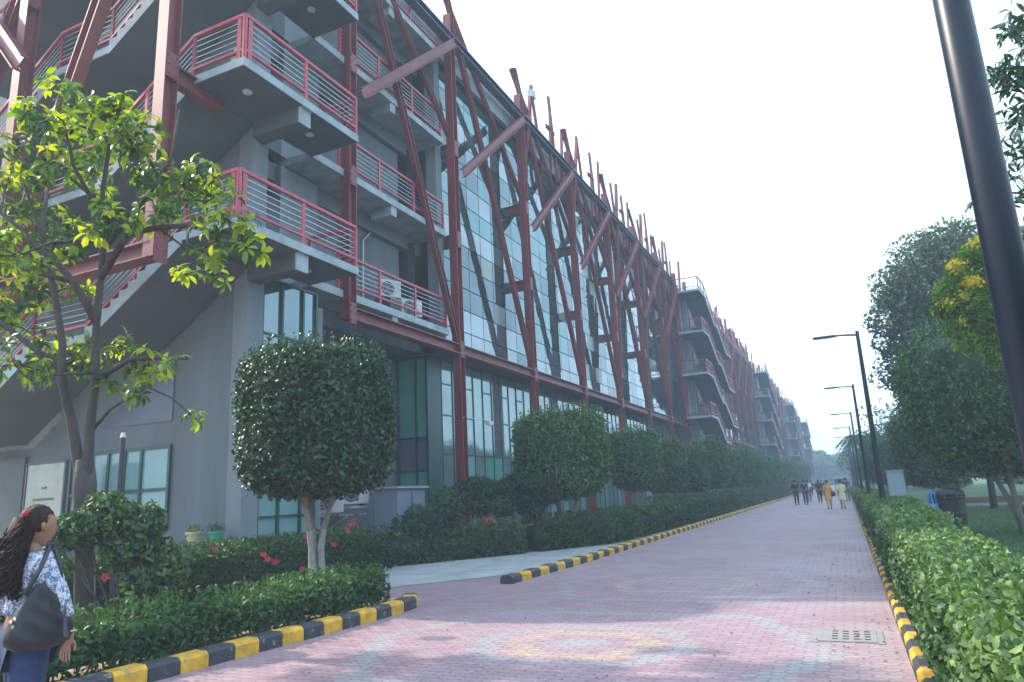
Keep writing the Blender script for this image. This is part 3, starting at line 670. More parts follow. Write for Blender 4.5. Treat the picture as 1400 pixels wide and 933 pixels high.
def multi_trunk(parent, base, ztop, spread, n, r, m='bark_pale', lime=None):
    b = MB()
    for k in range(n):
        a = 2*math.pi*k/n+0.5; ox, oy = math.cos(a), math.sin(a); pts = []; rs = []
        for i in range(8):
            t = i/7; s = spread*(0.12+0.88*max(0, (t-.45)/.55)**1.2) if lime else spread*(0.10+0.9*t**1.7); z = ztop*t
            pts.append((base[0]+ox*s+0.03*math.sin(5*t+k), base[1]+oy*s+0.03*math.cos(4*t+k), base[2]+z)); rs.append(r*(1.25-0.65*t))
        b.tube(pts, rs, 9)
        for q in range(2):
            s0 = Vector(pts[5]); a2 = a+random.uniform(-1, 1); e = s0+Vector((math.cos(a2)*spread*.9, math.sin(a2)*spread*.9, ztop*.35)); b.tube([s0, (s0+e)/2+Vector((0, 0, .05)), e], [r*.6, r*.45, r*.3], 7)
    o = b.build('trunk', m if lime is None else [m, lime], parent, smooth=True)
    if lime is not None:
        me = o.data
        for pz in me.polygons:
            if pz.center.z+ORG[parent.name].z < lime_h: pz.material_index = 1
    return o
lime_h = 1.15
def topiary(loc, r, zc, n, size, label, ntr=3, group=None, fine=False, seed=1, trunkr=0.055, lime=None, cx=0, m='topiary', p=3.6, amp=0.05, spread=None):
    t = thing('topiary_tree', loc, label, 'tree', group)
    multi_trunk(t, loc, zc-r[2]*0.75, spread or r[0]*0.42, ntr, trunkr, 'bark_pale', lime)
    crown_topiary(t, (loc[0]+cx, loc[1], zc), r, n, size, m=m, seed=seed, fine=fine, p=p, amp=amp)
    return t
# the topiary standing in the bed beside the crossing
topiary((-7.85, 9.35, 0), (1.22, 1.22, 1.14), 2.90, 27000, 0.088, 'square-clipped topiary tree on pale forked stems standing behind the near kerb hedge', 3, seed=3, fine=True, trunkr=0.055, lime='lime', spread=0.46, amp=0.035, p=6, cx=-0.02)
rowL = [(-7.75, 20.5, 1.42, 2.72, 1.22), (-8.35, 31.0, 1.15, 2.78, 1.2), (-8.0, 35.5, 1.0, 2.7, 1.2), (-7.6, 39.8, 0.95, 2.45, 1.1), (-7.3, 44, 1.35, 2.75, 1.25), (-7.3, 50, 1.25, 2.7, 1.25), (-7.3, 57, 1.3, 2.7, 1.2), (-7.3, 64.5, 1.3, 2.7, 1.25), (-7.3, 73, 1.4, 2.75, 1.25), (-7.3, 82, 1.4, 2.8, 1.3), (-7.3, 92, 1.5, 2.8, 1.3), (-7.3, 103, 1.5, 2.8, 1.3), (-7.3, 116, 1.6, 2.8, 1.3), (-7.3, 130, 1.7, 2.9, 1.4), (-7.3, 146, 1.8, 2.9, 1.4)]
ordn = ['first', 'second', 'third', 'fourth', 'fifth', 'sixth', 'seventh', 'eighth', 'ninth', 'tenth', 'eleventh', 'twelfth', 'thirteenth', 'fourteenth', 'fifteenth', 'sixteenth']
for i, (x, y, rr, zc, rz) in enumerate(rowL):
    n = int(14000*(20.5/y)**1.0)+1500; sz = 0.12*max(1, (y/24)**0.7)
    lab = 'wide clipped topiary tree before the first glass bay, largest beyond the crossing' if i == 0 else '%s clipped topiary tree past the wide one along the building hedge' % ordn[i-1]
    rr *= .84 if i > 3 else 1; zc += (0, .05, -.12, 0, .1, -.08, .12, -.1)[i % 8]; rz *= (1, 1, .95, 1, 1.06, .92, 1.08, .95)[i % 8]
    topiary((x, y, 0), (rr, rr, rz), zc, n, sz, lab, 3, 'clipped trees along the building', seed=10+i, amp=0.06, p=5, m='clipped')

# right-hand topiary trees on the lawn
rowR = [(4.05, 22.6, 2.35, 3.6, 1.95, 24000, 0.12, 'big dense topiary tree on several pale stems over the right lawn'),
        (3.75, 36.5, 1.65, 2.85, 1.75, 10000, 0.14, 'dark rounded topiary tree behind the black bin'),
        (3.3, 54, 1.9, 2.8, 1.6, 9000, 0.15, 'clipped green tree behind the pale cabinet and second lamp'),
        (3.2, 70, 2.0, 2.7, 1.6, 5000, 0.2, 'small hazy clipped tree right of the palm'),
        (9.5, 41, 2.6, 3.3, 1.9, 9000, 0.14, 'dark clipped tree at the right edge beyond the lawn')]
for i, (x, y, rr, zc, rz, n, sz, lab) in enumerate(rowR):
    topiary((x, y, 0), (rr, rr, rz), zc, n, sz, lab, 5 if i == 0 else 3, 'clipped trees on the right lawn', seed=40+i, trunkr=0.07, p=3.4, m='clipped', amp=0.09, spread=0.75 if i == 0 else None)

# ------------------------------------------------------------------ hedges
def hedge(name, pts, wd, h, z0, dens, size, m, label, cat='hedge', fine=False, group=None, stems=True, sprig=0.03, amp=0.06, asp=0.5, seed=1, tb=0.45, extra_w=None, hvar=0.05, keep_parts=False):
    P = [np.array(p, float) for p in pts]; seg = [(P[i], P[i+1]) for i in range(len(P)-1)]
    lens = np.array([np.linalg.norm(b-a) for a, b in seg]); tot = lens.sum()
    W = wd if hasattr(wd, '__len__') else [wd]*len(P)
    per = 2*(h-z0)+np.mean(W); n = int(tot*per*dens)
    def sample(n):
        si = rng.choice(len(seg), n, p=lens/tot); t = rng.random(n)
        A = np.array([s[0] for s in seg])[si]; B = np.array([s[1] for s in seg])[si]
        C = A+(B-A)*t[:, None]; T = unit(np.c_[B-A, np.zeros(n)]); Nn = np.c_[-T[:, 1], T[:, 0], np.zeros(n)]
        w = np.array(W[:-1])[si]*(1-t)+np.array(W[1:])[si]*t
        return C, T, Nn, w
    def shell(n, inset):
        C, T, Nn, w = sample(n); hh = h*(1+hvar*np.sin(C[:, 0]*1.3+C[:, 1]*0.9+seed)+hvar*0.6*np.sin(C[:, 1]*3.1))
        u = rng.random(n)*(2*(h-z0)+w); side = np.where(u < (h-z0), -1, np.where(u < 2*(h-z0), 1, 0))
        lat = np.where(side == 0, rng.uniform(-.5, .5, n)*w, side*(w/2)); zz = np.where(side == 0, hh, z0+(hh-z0)*rng.random(n))
        # rounded shoulders
        k = np.clip((zz-(hh-0.18))/0.18, 0, 1)*(side != 0); lat = lat*(1-0.28*k**2)
        kt = (side == 0)*np.clip((np.abs(lat)/(w/2)-0.6)/0.4, 0, 1); zz = zz-0.09*kt**2
        Pp = np.c_[C, zz]+Nn*lat[:, None]; N = Nn*side[:, None]+np.array([0, 0, 1.0])*(side == 0)[:, None]+Nn*np.sign(lat)[:, None]*(kt*0.5)[:, None]
        N = unit(N); Pp = Pp+N*(amp*lnoise(Pp, 3.2, seed)-inset+rng.normal(0, 0.02, n))[:, None]
        return Pp, N
    ch = []
    for fr, ins in ((0.62, 0.0), (0.38, 0.07)):
        Pp, N = shell(int(n*fr), ins); keep = lnoise(Pp, 6.0, seed+9)+rng.normal(0, .35, len(Pp)) > -0.42; Pp, N = Pp[keep], N[keep]
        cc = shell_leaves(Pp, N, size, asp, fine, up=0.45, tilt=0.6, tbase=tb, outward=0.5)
        # leaf tint rises to paler yellow-green near the hedge top
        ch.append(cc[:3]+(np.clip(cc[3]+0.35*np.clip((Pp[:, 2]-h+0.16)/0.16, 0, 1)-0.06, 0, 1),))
    k = int(n*sprig); C, T, Nn, w = sample(k); base = np.c_[C, np.full(k, h)]+Nn*(rng.uniform(-.48, .48, k)*w)[:, None]
    for q in range(5):
        Q = base+np.array([0, 0, 1])*(0.03+0.028*q)*(size/0.07)+rnd(k, 0.012); ch.append(shell_leaves(Q, unit(rnd(k)), size*0.85, asp, fine, up=0.8, tbase=tb+0.3))
    # closed inner hull; its darkest leaf tint paints the shade between leaves
    b = MB(); 
    Vs = []; Fs = []
    step = max(0.25, tot/260); m_ = int(tot/step)+2; rings = []
    for i in range(m_):
        s = tot*i/(m_-1); j = 0
        while j < len(seg)-1 and s > lens[:j+1].sum(): j += 1
        t = (s-lens[:j].sum())/lens[j]; a, bb = seg[j]; c = a+(bb-a)*t; T = (bb-a)/lens[j]; nn = np.array([-T[1], T[0]]); w = (W[j]*(1-t)+W[j+1]*t)
        hw = w/2-0.11; pr = [(-hw, z0+0.05), (-hw, h-0.22), (-hw*.6, h-0.12), (hw*.6, h-0.12), (hw, h-0.22), (hw, z0+0.05)]
        for l, z in pr: Vs.append([c[0]+nn[0]*l+random.uniform(-.03, .03), c[1]+nn[1]*l+random.uniform(-.03, .03), z+random.uniform(-.04, .03)])
    for i in range(m_-1):
        for k2 in range(6):
            a0 = i*6+k2; a1 = i*6+(k2+1) % 6; b0 = a0+6; b1 = a1+6; Fs += [[a0, b0, b1], [a0, b1, a1]]
    for e in (0, (m_-1)*6): Fs += [[e, e+1, e+2], [e, e+2, e+3], [e, e+3, e+4], [e, e+4, e+5]]
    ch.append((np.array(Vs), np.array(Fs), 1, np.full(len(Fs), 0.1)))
    o0 = (pts[0][0], pts[0][1], 0)
    if not stems and not keep_parts:
        return props(leaf_obj(name, ch, LF[m], None, o0), label, cat, group)
    t = thing(name, o0, label, cat, group)
    leaf_obj('foliage', ch, LF[m], t)
    if stems:
        sb = MB(); 
        for i in range(int(tot*5)):
            C, T, Nn, w = sample(1); x, y = C[0]+Nn[0][:2]*random.uniform(-.42, .42)*w[0]
            a = random.uniform(0, 6.28); l = random.uniform(0.05, 0.16); sb.tube([(x, y, 0), (x+l*.5*math.cos(a), y+l*.5*math.sin(a), z0*.6+.05), (x+l*math.cos(a), y+l*math.sin(a), z0+.2)], [.012, .01, .008], 5)
        sb.build('stems', 'bark', t)
    return t
# front hedge behind the near kerb
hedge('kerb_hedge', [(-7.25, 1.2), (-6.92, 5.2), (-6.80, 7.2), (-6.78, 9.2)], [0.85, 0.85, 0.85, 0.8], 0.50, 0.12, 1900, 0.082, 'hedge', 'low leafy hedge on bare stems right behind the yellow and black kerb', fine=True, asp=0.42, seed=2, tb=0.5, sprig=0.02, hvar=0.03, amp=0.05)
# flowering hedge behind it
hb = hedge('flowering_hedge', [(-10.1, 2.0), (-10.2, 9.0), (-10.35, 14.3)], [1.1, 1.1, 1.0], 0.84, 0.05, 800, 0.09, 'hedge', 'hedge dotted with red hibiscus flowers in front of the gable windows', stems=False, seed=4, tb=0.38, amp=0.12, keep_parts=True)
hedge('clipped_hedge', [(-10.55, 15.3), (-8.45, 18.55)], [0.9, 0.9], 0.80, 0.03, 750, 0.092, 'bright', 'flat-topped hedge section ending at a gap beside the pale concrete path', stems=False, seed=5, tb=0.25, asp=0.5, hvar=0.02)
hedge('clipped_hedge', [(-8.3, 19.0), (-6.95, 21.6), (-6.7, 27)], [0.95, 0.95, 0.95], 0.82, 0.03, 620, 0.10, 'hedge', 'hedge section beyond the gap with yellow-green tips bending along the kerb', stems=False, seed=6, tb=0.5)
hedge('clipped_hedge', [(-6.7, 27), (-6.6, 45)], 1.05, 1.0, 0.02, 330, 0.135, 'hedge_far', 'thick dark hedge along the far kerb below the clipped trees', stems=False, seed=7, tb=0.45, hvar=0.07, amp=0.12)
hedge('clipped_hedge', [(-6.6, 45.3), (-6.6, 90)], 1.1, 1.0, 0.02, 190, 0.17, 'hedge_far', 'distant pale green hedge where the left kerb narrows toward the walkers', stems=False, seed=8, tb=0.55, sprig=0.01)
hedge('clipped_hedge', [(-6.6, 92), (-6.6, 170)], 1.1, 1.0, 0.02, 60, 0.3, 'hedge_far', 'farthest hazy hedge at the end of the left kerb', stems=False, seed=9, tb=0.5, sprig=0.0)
# right-hand hedge in three depths
def rh(name, y0, y1, w0, w1, dens, size, label, fine, seed, sprig=0.03):
    pts = []; W = []
    for i in range(4):
        t = i/3; y = y0+(y1-y0)*t; wv = w0+(w1-w0)*t; pts.append((0.46+wv/2, y)); W.append(wv)
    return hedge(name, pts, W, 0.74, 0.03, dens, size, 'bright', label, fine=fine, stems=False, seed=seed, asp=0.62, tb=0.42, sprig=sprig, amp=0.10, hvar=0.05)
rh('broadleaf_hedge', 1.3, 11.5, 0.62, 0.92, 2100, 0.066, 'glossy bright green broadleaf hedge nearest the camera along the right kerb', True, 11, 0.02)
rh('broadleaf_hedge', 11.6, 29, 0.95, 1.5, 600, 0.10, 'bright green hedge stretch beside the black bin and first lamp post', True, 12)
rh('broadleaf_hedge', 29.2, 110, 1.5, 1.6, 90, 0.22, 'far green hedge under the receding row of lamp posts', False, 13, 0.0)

# red hibiscus flowers are parts of the flowering hedge
def flower(parent, p, r=0.05, m='redflower'):
    b = MB(); n = Vector((random.uniform(.3, 1), random.uniform(-1, -.2), random.uniform(0, .6))).normalized(); a = n.orthogonal().normalized(); c = n.cross(a); p = Vector(p)
    for k in range(5):
        t = 2*math.pi*k/5; d = a*math.cos(t)+c*math.sin(t); e = a*math.cos(t+.62)+c*math.sin(t+.62); f = a*math.cos(t-.62)+c*math.sin(t-.62)
        b.add([p, p+e*r*.7+n*.012, p+d*r*1.15+n*.02, p+f*r*.7+n*.012], [(0, 1, 2, 3)])
    b.tube([p, p+n*r*.8], [.006, .005], 5); return b.build('flower', m, parent)
for x, y, z in [(-9.5, 6.9, .72), (-9.52, 7.6, .6), (-9.55, 8.2, .5), (-9.5, 9.9, .75), (-9.6, 10.1, .65), (-9.55, 10.25, .6), (-9.75, 11.3, .95), (-9.8, 12.2, .75), (-9.85, 12.7, 1.0), (-9.6, 8.9, .92), (-9.5, 5.6, .5), (-9.5, 10.9, .4)]:
    flower(hb, (x+.02, y, z), random.uniform(.045, .065))

# ------------------------------------------------------------------ leafy trees from clumps
def rosette_chunk(centers, dirs, size, k=7, asp=0.45, tint=None, fine=True, spread=0.8, droop=0.25, tvar=.15):
    n = len(centers); ch = []
    for j in range(k):
        ang = 2*math.pi*j/k+rng.uniform(-.3, .3, n)
        A = unit(np.cross(dirs, rnd(n)*0.1+np.array([0.3, 0.2, 1.0]))); Bv = np.cross(dirs, A)
        rad_ = A*np.cos(ang)[:, None]+Bv*np.sin(ang)[:, None]
        D = unit(dirs*(1-spread)*1.2+rad_*spread+np.array([0, 0, -0.28])+rnd(n, .18))
        L_ = size*rng.uniform(.6, 1.25, n); P = centers+D*(L_*0.62)[:, None]
        Nn = unit(dirs+np.array([0, 0, 0.6])+rnd(n, .35))
        V, F, per = leaf_arrays(P, D, Nn, L_, L_*asp, fine, droop)
        tt = (tint if tint is not None else np.full(n, .5))+rng.normal(0, tvar, n); ch.append((V, F, per, np.clip(tt, 0, 1)))
    return ch
LB = [(-7.6, 4.63, 6.4, 0.26), (-7.59, 4.42, 5.92, 0.33), (-7.78, 5.0, 6.16, 0.41), (-6.93, 4.81, 6.06, 0.27), (-6.66, 4.82, 5.63, 0.37), (-8.32, 4.85, 5.85, 0.41), (-8.81, 5.82, 6.19, 0.41), (-7.96, 5.96, 5.98, 0.37), (-9.53, 5.17, 5.98, 0.27), (-6.52, 5.36, 5.24, 0.37), (-7.41, 5.74, 5.25, 0.32), (-6.3, 5.58, 5.32, 0.29), (-6.03, 5.57, 4.8, 0.37), (-5.73, 5.62, 4.49, 0.2), (-6.38, 5.59, 4.48, 0.27), (-7.87, 6.61, 4.76, 0.15), (-7.3, 6.66, 4.62, 0.13), (-9.38, 5.46, 5.48, 0.41), (-8.96, 5.71, 5.17, 0.37), (-8.33, 4.65, 4.52, 0.37), (-7.51, 5.19, 4.99, 0.37), (-9.15, 5.36, 4.49, 0.37), (-8.87, 5.76, 4.45, 0.23), (-10.02, 5.58, 4.28, 0.27), (-9.68, 5.89, 3.89, 0.32), (-8.25, 4.73, 3.24, 0.32), (-8.67, 5.75, 3.54, 0.32), (-8.32, 6.05, 3.64, 0.27), (-7.69, 5.99, 3.36, 0.27), (-6.78, 5.61, 3.28, 0.18), (-8.11, 5.77, 3.14, 0.16), (-7.04, 5.37, 2.9, 0.16), (-8.05, 7.01, 2.83, 0.13), (-10.23, 5.2, 5.57, 0.55), (-9.72, 4.97, 4.2, 0.55), (-8.79, 4.37, 5.9, 0.37)]
BR = [([(-8.87, 6.2, 0), (-8.85, 6.2, 0.35), (-8.76, 6.09, 0.9), (-8.66, 5.97, 1.5), (-8.60, 5.90, 1.95), (-8.55, 5.84, 2.25)], .17, .115),
      ([(-8.64, 5.93, 1.75), (-8.67, 5.86, 2.15), (-8.68, 5.72, 2.7), (-8.70, 5.55, 3.25), (-8.6, 5.46, 3.67), (-8.63, 5.32, 4.3), (-8.8, 5.2, 5.0), (-8.95, 5.3, 5.8)], .075, .022),
      ([(-8.62, 5.93, 1.75), (-8.50, 5.85, 2.15), (-8.42, 5.78, 2.6), (-8.32, 5.73, 3.21), (-8.21, 5.61, 3.92), (-8.08, 5.53, 4.45), (-7.99, 5.47, 4.9), (-7.92, 5.35, 5.52), (-7.77, 5.29, 6.05), (-7.7, 5.0, 6.4)], .07, .018),
      ([(-8.08, 5.53, 4.45), (-7.71, 5.58, 4.97), (-7.36, 5.72, 5.03), (-7.03, 5.87, 5.04), (-6.67, 6.0, 4.92), (-6.2, 5.8, 4.75), (-5.9, 5.7, 4.6)], .05, .012),
      ([(-8.0, 5.49, 4.81), (-7.44, 5.6, 5.41), (-7.08, 5.64, 5.88), (-6.92, 5.58, 6.46)], .04, .012),
      ([(-7.44, 5.6, 5.41), (-6.9, 5.4, 5.5), (-6.4, 5.4, 5.3)], .028, .012), ([(-7.3, 5.7, 5.6), (-7.0, 5.2, 5.75), (-6.7, 4.85, 5.75)], .025, .01),
      ([(-8.21, 5.61, 3.92), (-8.4, 5.4, 4.42), (-8.68, 5.17, 4.84), (-9.12, 4.86, 5.31), (-9.5, 5.1, 5.9)], .05, .015),
      ([(-8.65, 5.55, 3.32), (-8.93, 5.36, 3.6), (-9.3, 5.1, 3.98), (-9.7, 5.0, 4.3)], .05, .015), ([(-8.62, 5.24, 4.66), (-8.72, 5.07, 5.2), (-8.84, 4.86, 5.84)], .03, .012),
      ([(-7.95, 5.38, 5.34), (-8.2, 5.2, 5.62), (-8.53, 4.97, 5.96)], .03, .012), ([(-8.32, 5.73, 3.21), (-7.87, 5.87, 3.45), (-7.41, 6.08, 3.43), (-6.8, 5.8, 3.3)], .04, .01),
      ([(-8.4, 5.4, 4.42), (-8.88, 5.14, 4.58), (-9.19, 4.96, 4.78), (-9.9, 5.2, 4.9)], .035, .012), ([(-8.44, 5.82, 2.59), (-8.2, 5.87, 2.84), (-7.74, 6.0, 3.1), (-7.1, 5.5, 2.95)], .025, .008),
      ([(-7.92, 5.35, 5.2), (-7.8, 4.9, 5.6), (-7.6, 4.6, 6.0)], .03, .012), ([(-7.99, 5.47, 4.9), (-8.15, 4.95, 4.75), (-8.3, 4.7, 4.55)], .025, .01), ([(-8.3, 5.7, 3.3), (-8.25, 5.2, 3.2), (-8.25, 4.8, 3.25)], .025, .01),
      ([(-7.0, 5.87, 5.02), (-6.8, 5.7, 4.7), (-6.4, 5.6, 4.5)], .018, .008), ([(-7.36, 5.72, 5.03), (-7.3, 6.3, 4.8), (-7.3, 6.6, 4.65)], .015, .007)]
lt = thing('broadleaf_tree', (-8.87, 6.2, 0), 'foreground tree with large glossy yellow-green leaves and a limewashed trunk foot with red band', 'tree')
b = MB(); b.tube(BR[0][0], [.125, .115, .112, .118, .135, .10], 16); 
for pts, r0, r1 in BR[1:]: b.tube(pts, [r0+(r1-r0)*i/(len(pts)-1) for i in range(len(pts))], 10)
tb0 = b
# painted foot as its own sleeve
sl_ = MB(); sl_.tube([(-8.87, 6.2, 0.0), (-8.855, 6.2, 0.42)], [.133, .121], 18, 1); sl_.tube([(-8.855, 6.2, 0.42), (-8.77, 6.10, 1.0)], [.121, .119], 18, 0)
sl_.build('painted_trunk_foot', ['lime', 'redoxide'], lt, smooth=True)
ch = []; tw_ = MB(); nodes = [Vector(p) for pts, a, c in BR[1:] for p in pts]
for (x, y, z, r) in LB:
    n = max(4, int(18*(r/0.35)**2)); C = np.array([x, y, z])+unit(rnd(n))*(r*rng.random(n)**0.45)[:, None]*np.array([1, 1, .8])
    dirs = unit((C-np.array([x, y, z]))/max(r, .1)+np.array([0, 0, .55])+rnd(n, .35))
    # leaf tint turns yellower towards the camera side of the crown
    tint = np.clip(0.42+0.55*((C-np.array([-8.2, 5.5, 4.9]))@np.array([.12, -.1, -.02])/1.0)+rng.normal(0, .36, n), 0, 1)
    ch += rosette_chunk(C, dirs, 0.145, 7, 0.44, tint, tvar=.22)
    nn = min(nodes, key=lambda q: (q-Vector((x, y, z))).length)
    mid = (nn+Vector((x, y, z)))/2+Vector((0, 0, .06)); tw_.tube([nn, mid, (x, y, z)], [.012, .009, .006], 6)
    for c in C[:min(n, 12)]: tw_.tube([(x, y, z), c], [.005, .003], 4)
tb0.add(tw_.v, tw_.f); tb0.build('trunk', 'bark', lt, smooth=True); leaf_obj('crown', ch, LF['almond'], lt)
# seed pods / dry leaves on a hanging sprig
# sprouting shrub round the trunk foot
def bush(name, loc, blobs, n, size, m, label, cat='shrub', asp=0.5, fine=True, group=None, tb=.5, stem=True, droop=.2):
    t = thing(name, loc, label, cat, group); ch = []
    for (x, y, z, rx, rz) in blobs:
        k = int(n*rx*rx*4); P, N = sq_points(k, (x, y, z), (rx, rx, rz), 2.2); sh = rng.random(k)**.5*.5+.55
        P = (P-np.array([x, y, z]))*sh[:, None]+np.array([x, y, z]); P = P+N*(lnoise(P, 4/rx, 5)*rx*.22)[:, None]
        keep = lnoise(P, 5/rx, 8)+rng.normal(0, .35, k) > -.35; P, N = P[keep], N[keep]; ch.append(shell_leaves(P, N, size, asp, fine, up=.3, outward=.6, tbase=tb, droop=droop, tvar=.25))
    leaf_obj('foliage', ch, LF[m], t)
    if stem:
        sb = MB()
        for (x, y, z, rx, rz) in blobs:
            for q in range(4): sb.tube([(loc[0]+random.uniform(-.1, .1), loc[1]+random.uniform(-.1, .1), 0), ((loc[0]+x)/2, (loc[1]+y)/2, z*.5), (x+random.uniform(-rx, rx)*.5, y+random.uniform(-rx, rx)*.5, z+rz*.3)], [.012, .009, .005], 6)
        sb.build('stems', 'bark', t)
    return t
bush('hibiscus_shrub', (-7.9, 6.1, 0), [(-8.2, 5.6, 1.42, .27, .2), (-7.95, 5.75, 1.58, .3, .22), (-7.68, 5.95, 1.45, .3, .22), (-8.42, 5.5, 1.33, .22, .18), (-7.8, 6.0, 1.2, .35, .22), (-8.0, 6.5, .8, .35, .35), (-7.75, 6.2, .75, .3, .4)], 2600, .09, 'bright', 'leafy shrub growing round the foreground tree trunk behind the woman', tb=.35)
bush('dark_shrub', (-10.6, 5.0, 0), [(-10.9, 5.1, 1.9, .5, .6), (-11.3, 5.6, 1.4, .7, .8), (-10.8, 4.5, 1.2, .7, .7), (-11.3, 5.2, 2.3, .35, .35)], 1700, .085, 'hedge_far', 'dark dense shrub at the left picture edge behind the woman', tb=.45)
bush('low_shrub', (-8.9, 3.8, 0), [(-8.8, 3.8, .5, .5, .4), (-9.3, 4.8, .45, .5, .4), (-8.6, 2.8, .5, .5, .4)], 1700, .08, 'hedge_far', 'low shadowed shrub between the woman and the flowering hedge', tb=.4, stem=False)
# feathery shrubs between hedge and glass
fs = [((-9.9, 16.2, 0), [(-10.0, 16.3, 1.0, .75, .5), (-9.6, 16.6, 1.25, .55, .4), (-10.2, 15.8, .9, .6, .4)], 'low dark shrub to the right of the red hydrant pipe'),
      ((-9.7, 17.8, 0), [(-10.0, 17.6, 1.5, .8, .42), (-9.5, 18.1, 1.8, .75, .36), (-9.1, 18.2, 1.3, .8, .35)], 'feathery blue-green shrub in front of the first red column'),
      ((-8.8, 19.2, 0), [(-9.1, 19.0, 1.75, .85, .36), (-8.6, 19.5, 1.95, .8, .36), (-8.5, 19.3, 1.4, .75, .3)], 'feathery spreading shrub left of the wide clipped tree'),
      ((-8.0, 19.0, 0), [(-8.0, 19.1, 1.9, .6, .3), (-7.85, 19.3, 1.55, .55, .28), (-8.3, 19.2, 1.2, .5, .3)], 'feathery shrub branch tips right under the wide clipped tree')]
for l, bl, lab in fs: bush('feathery_shrub', l, [(x, y, z, rx*.85, rz*.85) for x, y, z, rx, rz in bl], 1500, .13, 'feather', lab, asp=.24, droop=.4, tb=.5, group='feathery shrubs before the glass')

# generic clump tree for the big trees
def clump_tree(name, loc, blobs, n, size, m, label, trunk=(.2, .06), asp=.5, fine=False, tb=.45, bark='bark', flowers=None, group=None, fork=None):
    t = thing(name, loc, label, 'tree', group); ch = []; tb_ = MB()
    fk = Vector(fork) if fork else Vector((loc[0], loc[1], min(bb[2] for bb in blobs)*0.6))
    tb_.tube([Vector(loc), (Vector(loc)+fk)/2+Vector((.1, 0, 0)), fk], [trunk[0]*1.25, trunk[0], trunk[0]*.85], 10)
    for (x, y, z, r) in blobs:
        k = int(n*r*r); P, N = sq_points(k, (x, y, z), (r, r, r*.85), 2.0); sh = rng.random(k)**.4
        P = (P-np.array([x, y, z]))*sh[:, None]+np.array([x, y, z]); P = P+N*(lnoise(P, 3.5/r, int(x*10) % 97)*r*.3)[:, None]
        keep = lnoise(P, 5.5/r, 8)+rng.normal(0, .3, k) > -.3; P, N = P[keep], N[keep]
        ch.append(shell_leaves(P, N, size, asp, fine, up=0, tilt=.8, outward=.4, tbase=tb, droop=.3, tvar=.25))
        e = Vector((x, y, z)); mid = fk+(e-fk)*.5+Vector((0, 0, .06*(e-fk).length)); tb_.tube([fk, mid, e], [trunk[0]*.55, trunk[1]*1.2, trunk[1]*.5], 7)
        for q in range(5): tb_.tube([mid+(e-mid)*random.random(), e+Vector([random.uniform(-r, r)*.7 for _ in range(3)])], [trunk[1]*.4, trunk[1]*.12], 5)
    tb_.build('trunk', bark, t, smooth=True); leaf_obj('crown', ch, LF[m], t)
    if flowers:
        fc = []
        for (x, y, z, r) in flowers:
            k = int(900*r*r*9); P = np.array([x, y, z])+rnd(k)*np.array([r, r, r*.8])*.42; fc.append(shell_leaves(P, unit(rnd(k)), .055, .8, False, tbase=.5))
        leaf_obj('blossom', fc, LF['flower'], t)
    return t
BT = [(4.49, 35.62, 11.33, 1.3), (5.48, 35.93, 11.93, 1.2), (3.41, 35.44, 10.08, 1.3), (3.09, 35.6, 8.79, 1.3), (4.42, 35.98, 9.7, 2), (5.56, 36.36, 10.29, 2), (3.36, 36.04, 7.47, 1.5), (4.61, 36.54, 7.73, 2), (5.9, 36.99, 8.32, 2.2), (3.04, 36.21, 6.18, 1.2), (4.05, 36.76, 5.8, 1.6), (5.29, 37.26, 6.07, 2), (6.98, 37.17, 9.57, 2.5), (6.64, 36.54, 11.54, 1.6), (6.93, 37.78, 6.96, 2.4), (3.51, 36.66, 5.18, 1.0)]
clump_tree('tall_tree', (5.9, 38.5, 0), BT, 850, .22, 'greytree', 'tall dark grey-green tree rising behind the yellow-flowering tree', (.13, .08), fork=(5.7, 38, 3.6), tb=.5)
YF = [(3.03, 16.06, 5.84, 0.35), (3.45, 16.21, 6.04, 0.35), (2.58, 15.95, 5.44, 0.3), (2.92, 16.2, 5.06, 0.45), (3.47, 16.42, 5.18, 0.5), (2.36, 16.01, 4.81, 0.28), (2.56, 16.21, 4.37, 0.3), (3.09, 16.45, 4.34, 0.4), (3.65, 16.65, 4.6, 0.6), (4.03, 16.61, 5.44, 0.7), (3.58, 16.75, 4.03, 0.5), (4.29, 16.98, 4.42, 0.8), (2.7, 16.1, 5.0, .35), (3.2, 16.3, 5.5, .45)]
clump_tree('flowering_tree', (5.2, 17.0, 0), YF+[(2.75, 16.0, 4.75, .4), (3.1, 16.2, 4.85, .4), (3.35, 16.3, 5.7, .4), (3.7, 16.4, 5.0, .5), (3.2, 16.3, 4.0, .35), (3.9, 16.5, 6.0, .45), (2.35, 16.0, 5.1, .3), (2.2, 16.0, 4.75, .22), (2.4, 16.1, 4.35, .28), (2.6, 16.1, 4.05, .28), (3.0, 16.2, 3.85, .3), (2.75, 15.95, 5.75, .28), (3.3, 16.1, 6.2, .25)], 6500, .11, 'yellowtree', 'light green tree with clusters of yellow blossom at the right edge', (.12, .035), asp=.35, fork=(4.9, 17, 2.6), tb=.5, bark='bark_pale',
   flowers=[(3.0, 15.9, 5.95, .22), (2.55, 15.8, 5.55, .2), (2.75, 15.8, 5.2, .2), (2.3, 15.9, 4.85, .18), (2.55, 15.9, 4.95, .2), (3.25, 15.9, 5.5, .28), (3.35, 15.9, 5.0, .3), (3.5, 16, 5.85, .22), (3.75, 16, 5.2, .3), (2.5, 16, 4.5, .12), (3.9, 16.1, 4.7, .2)])
tw = MB()
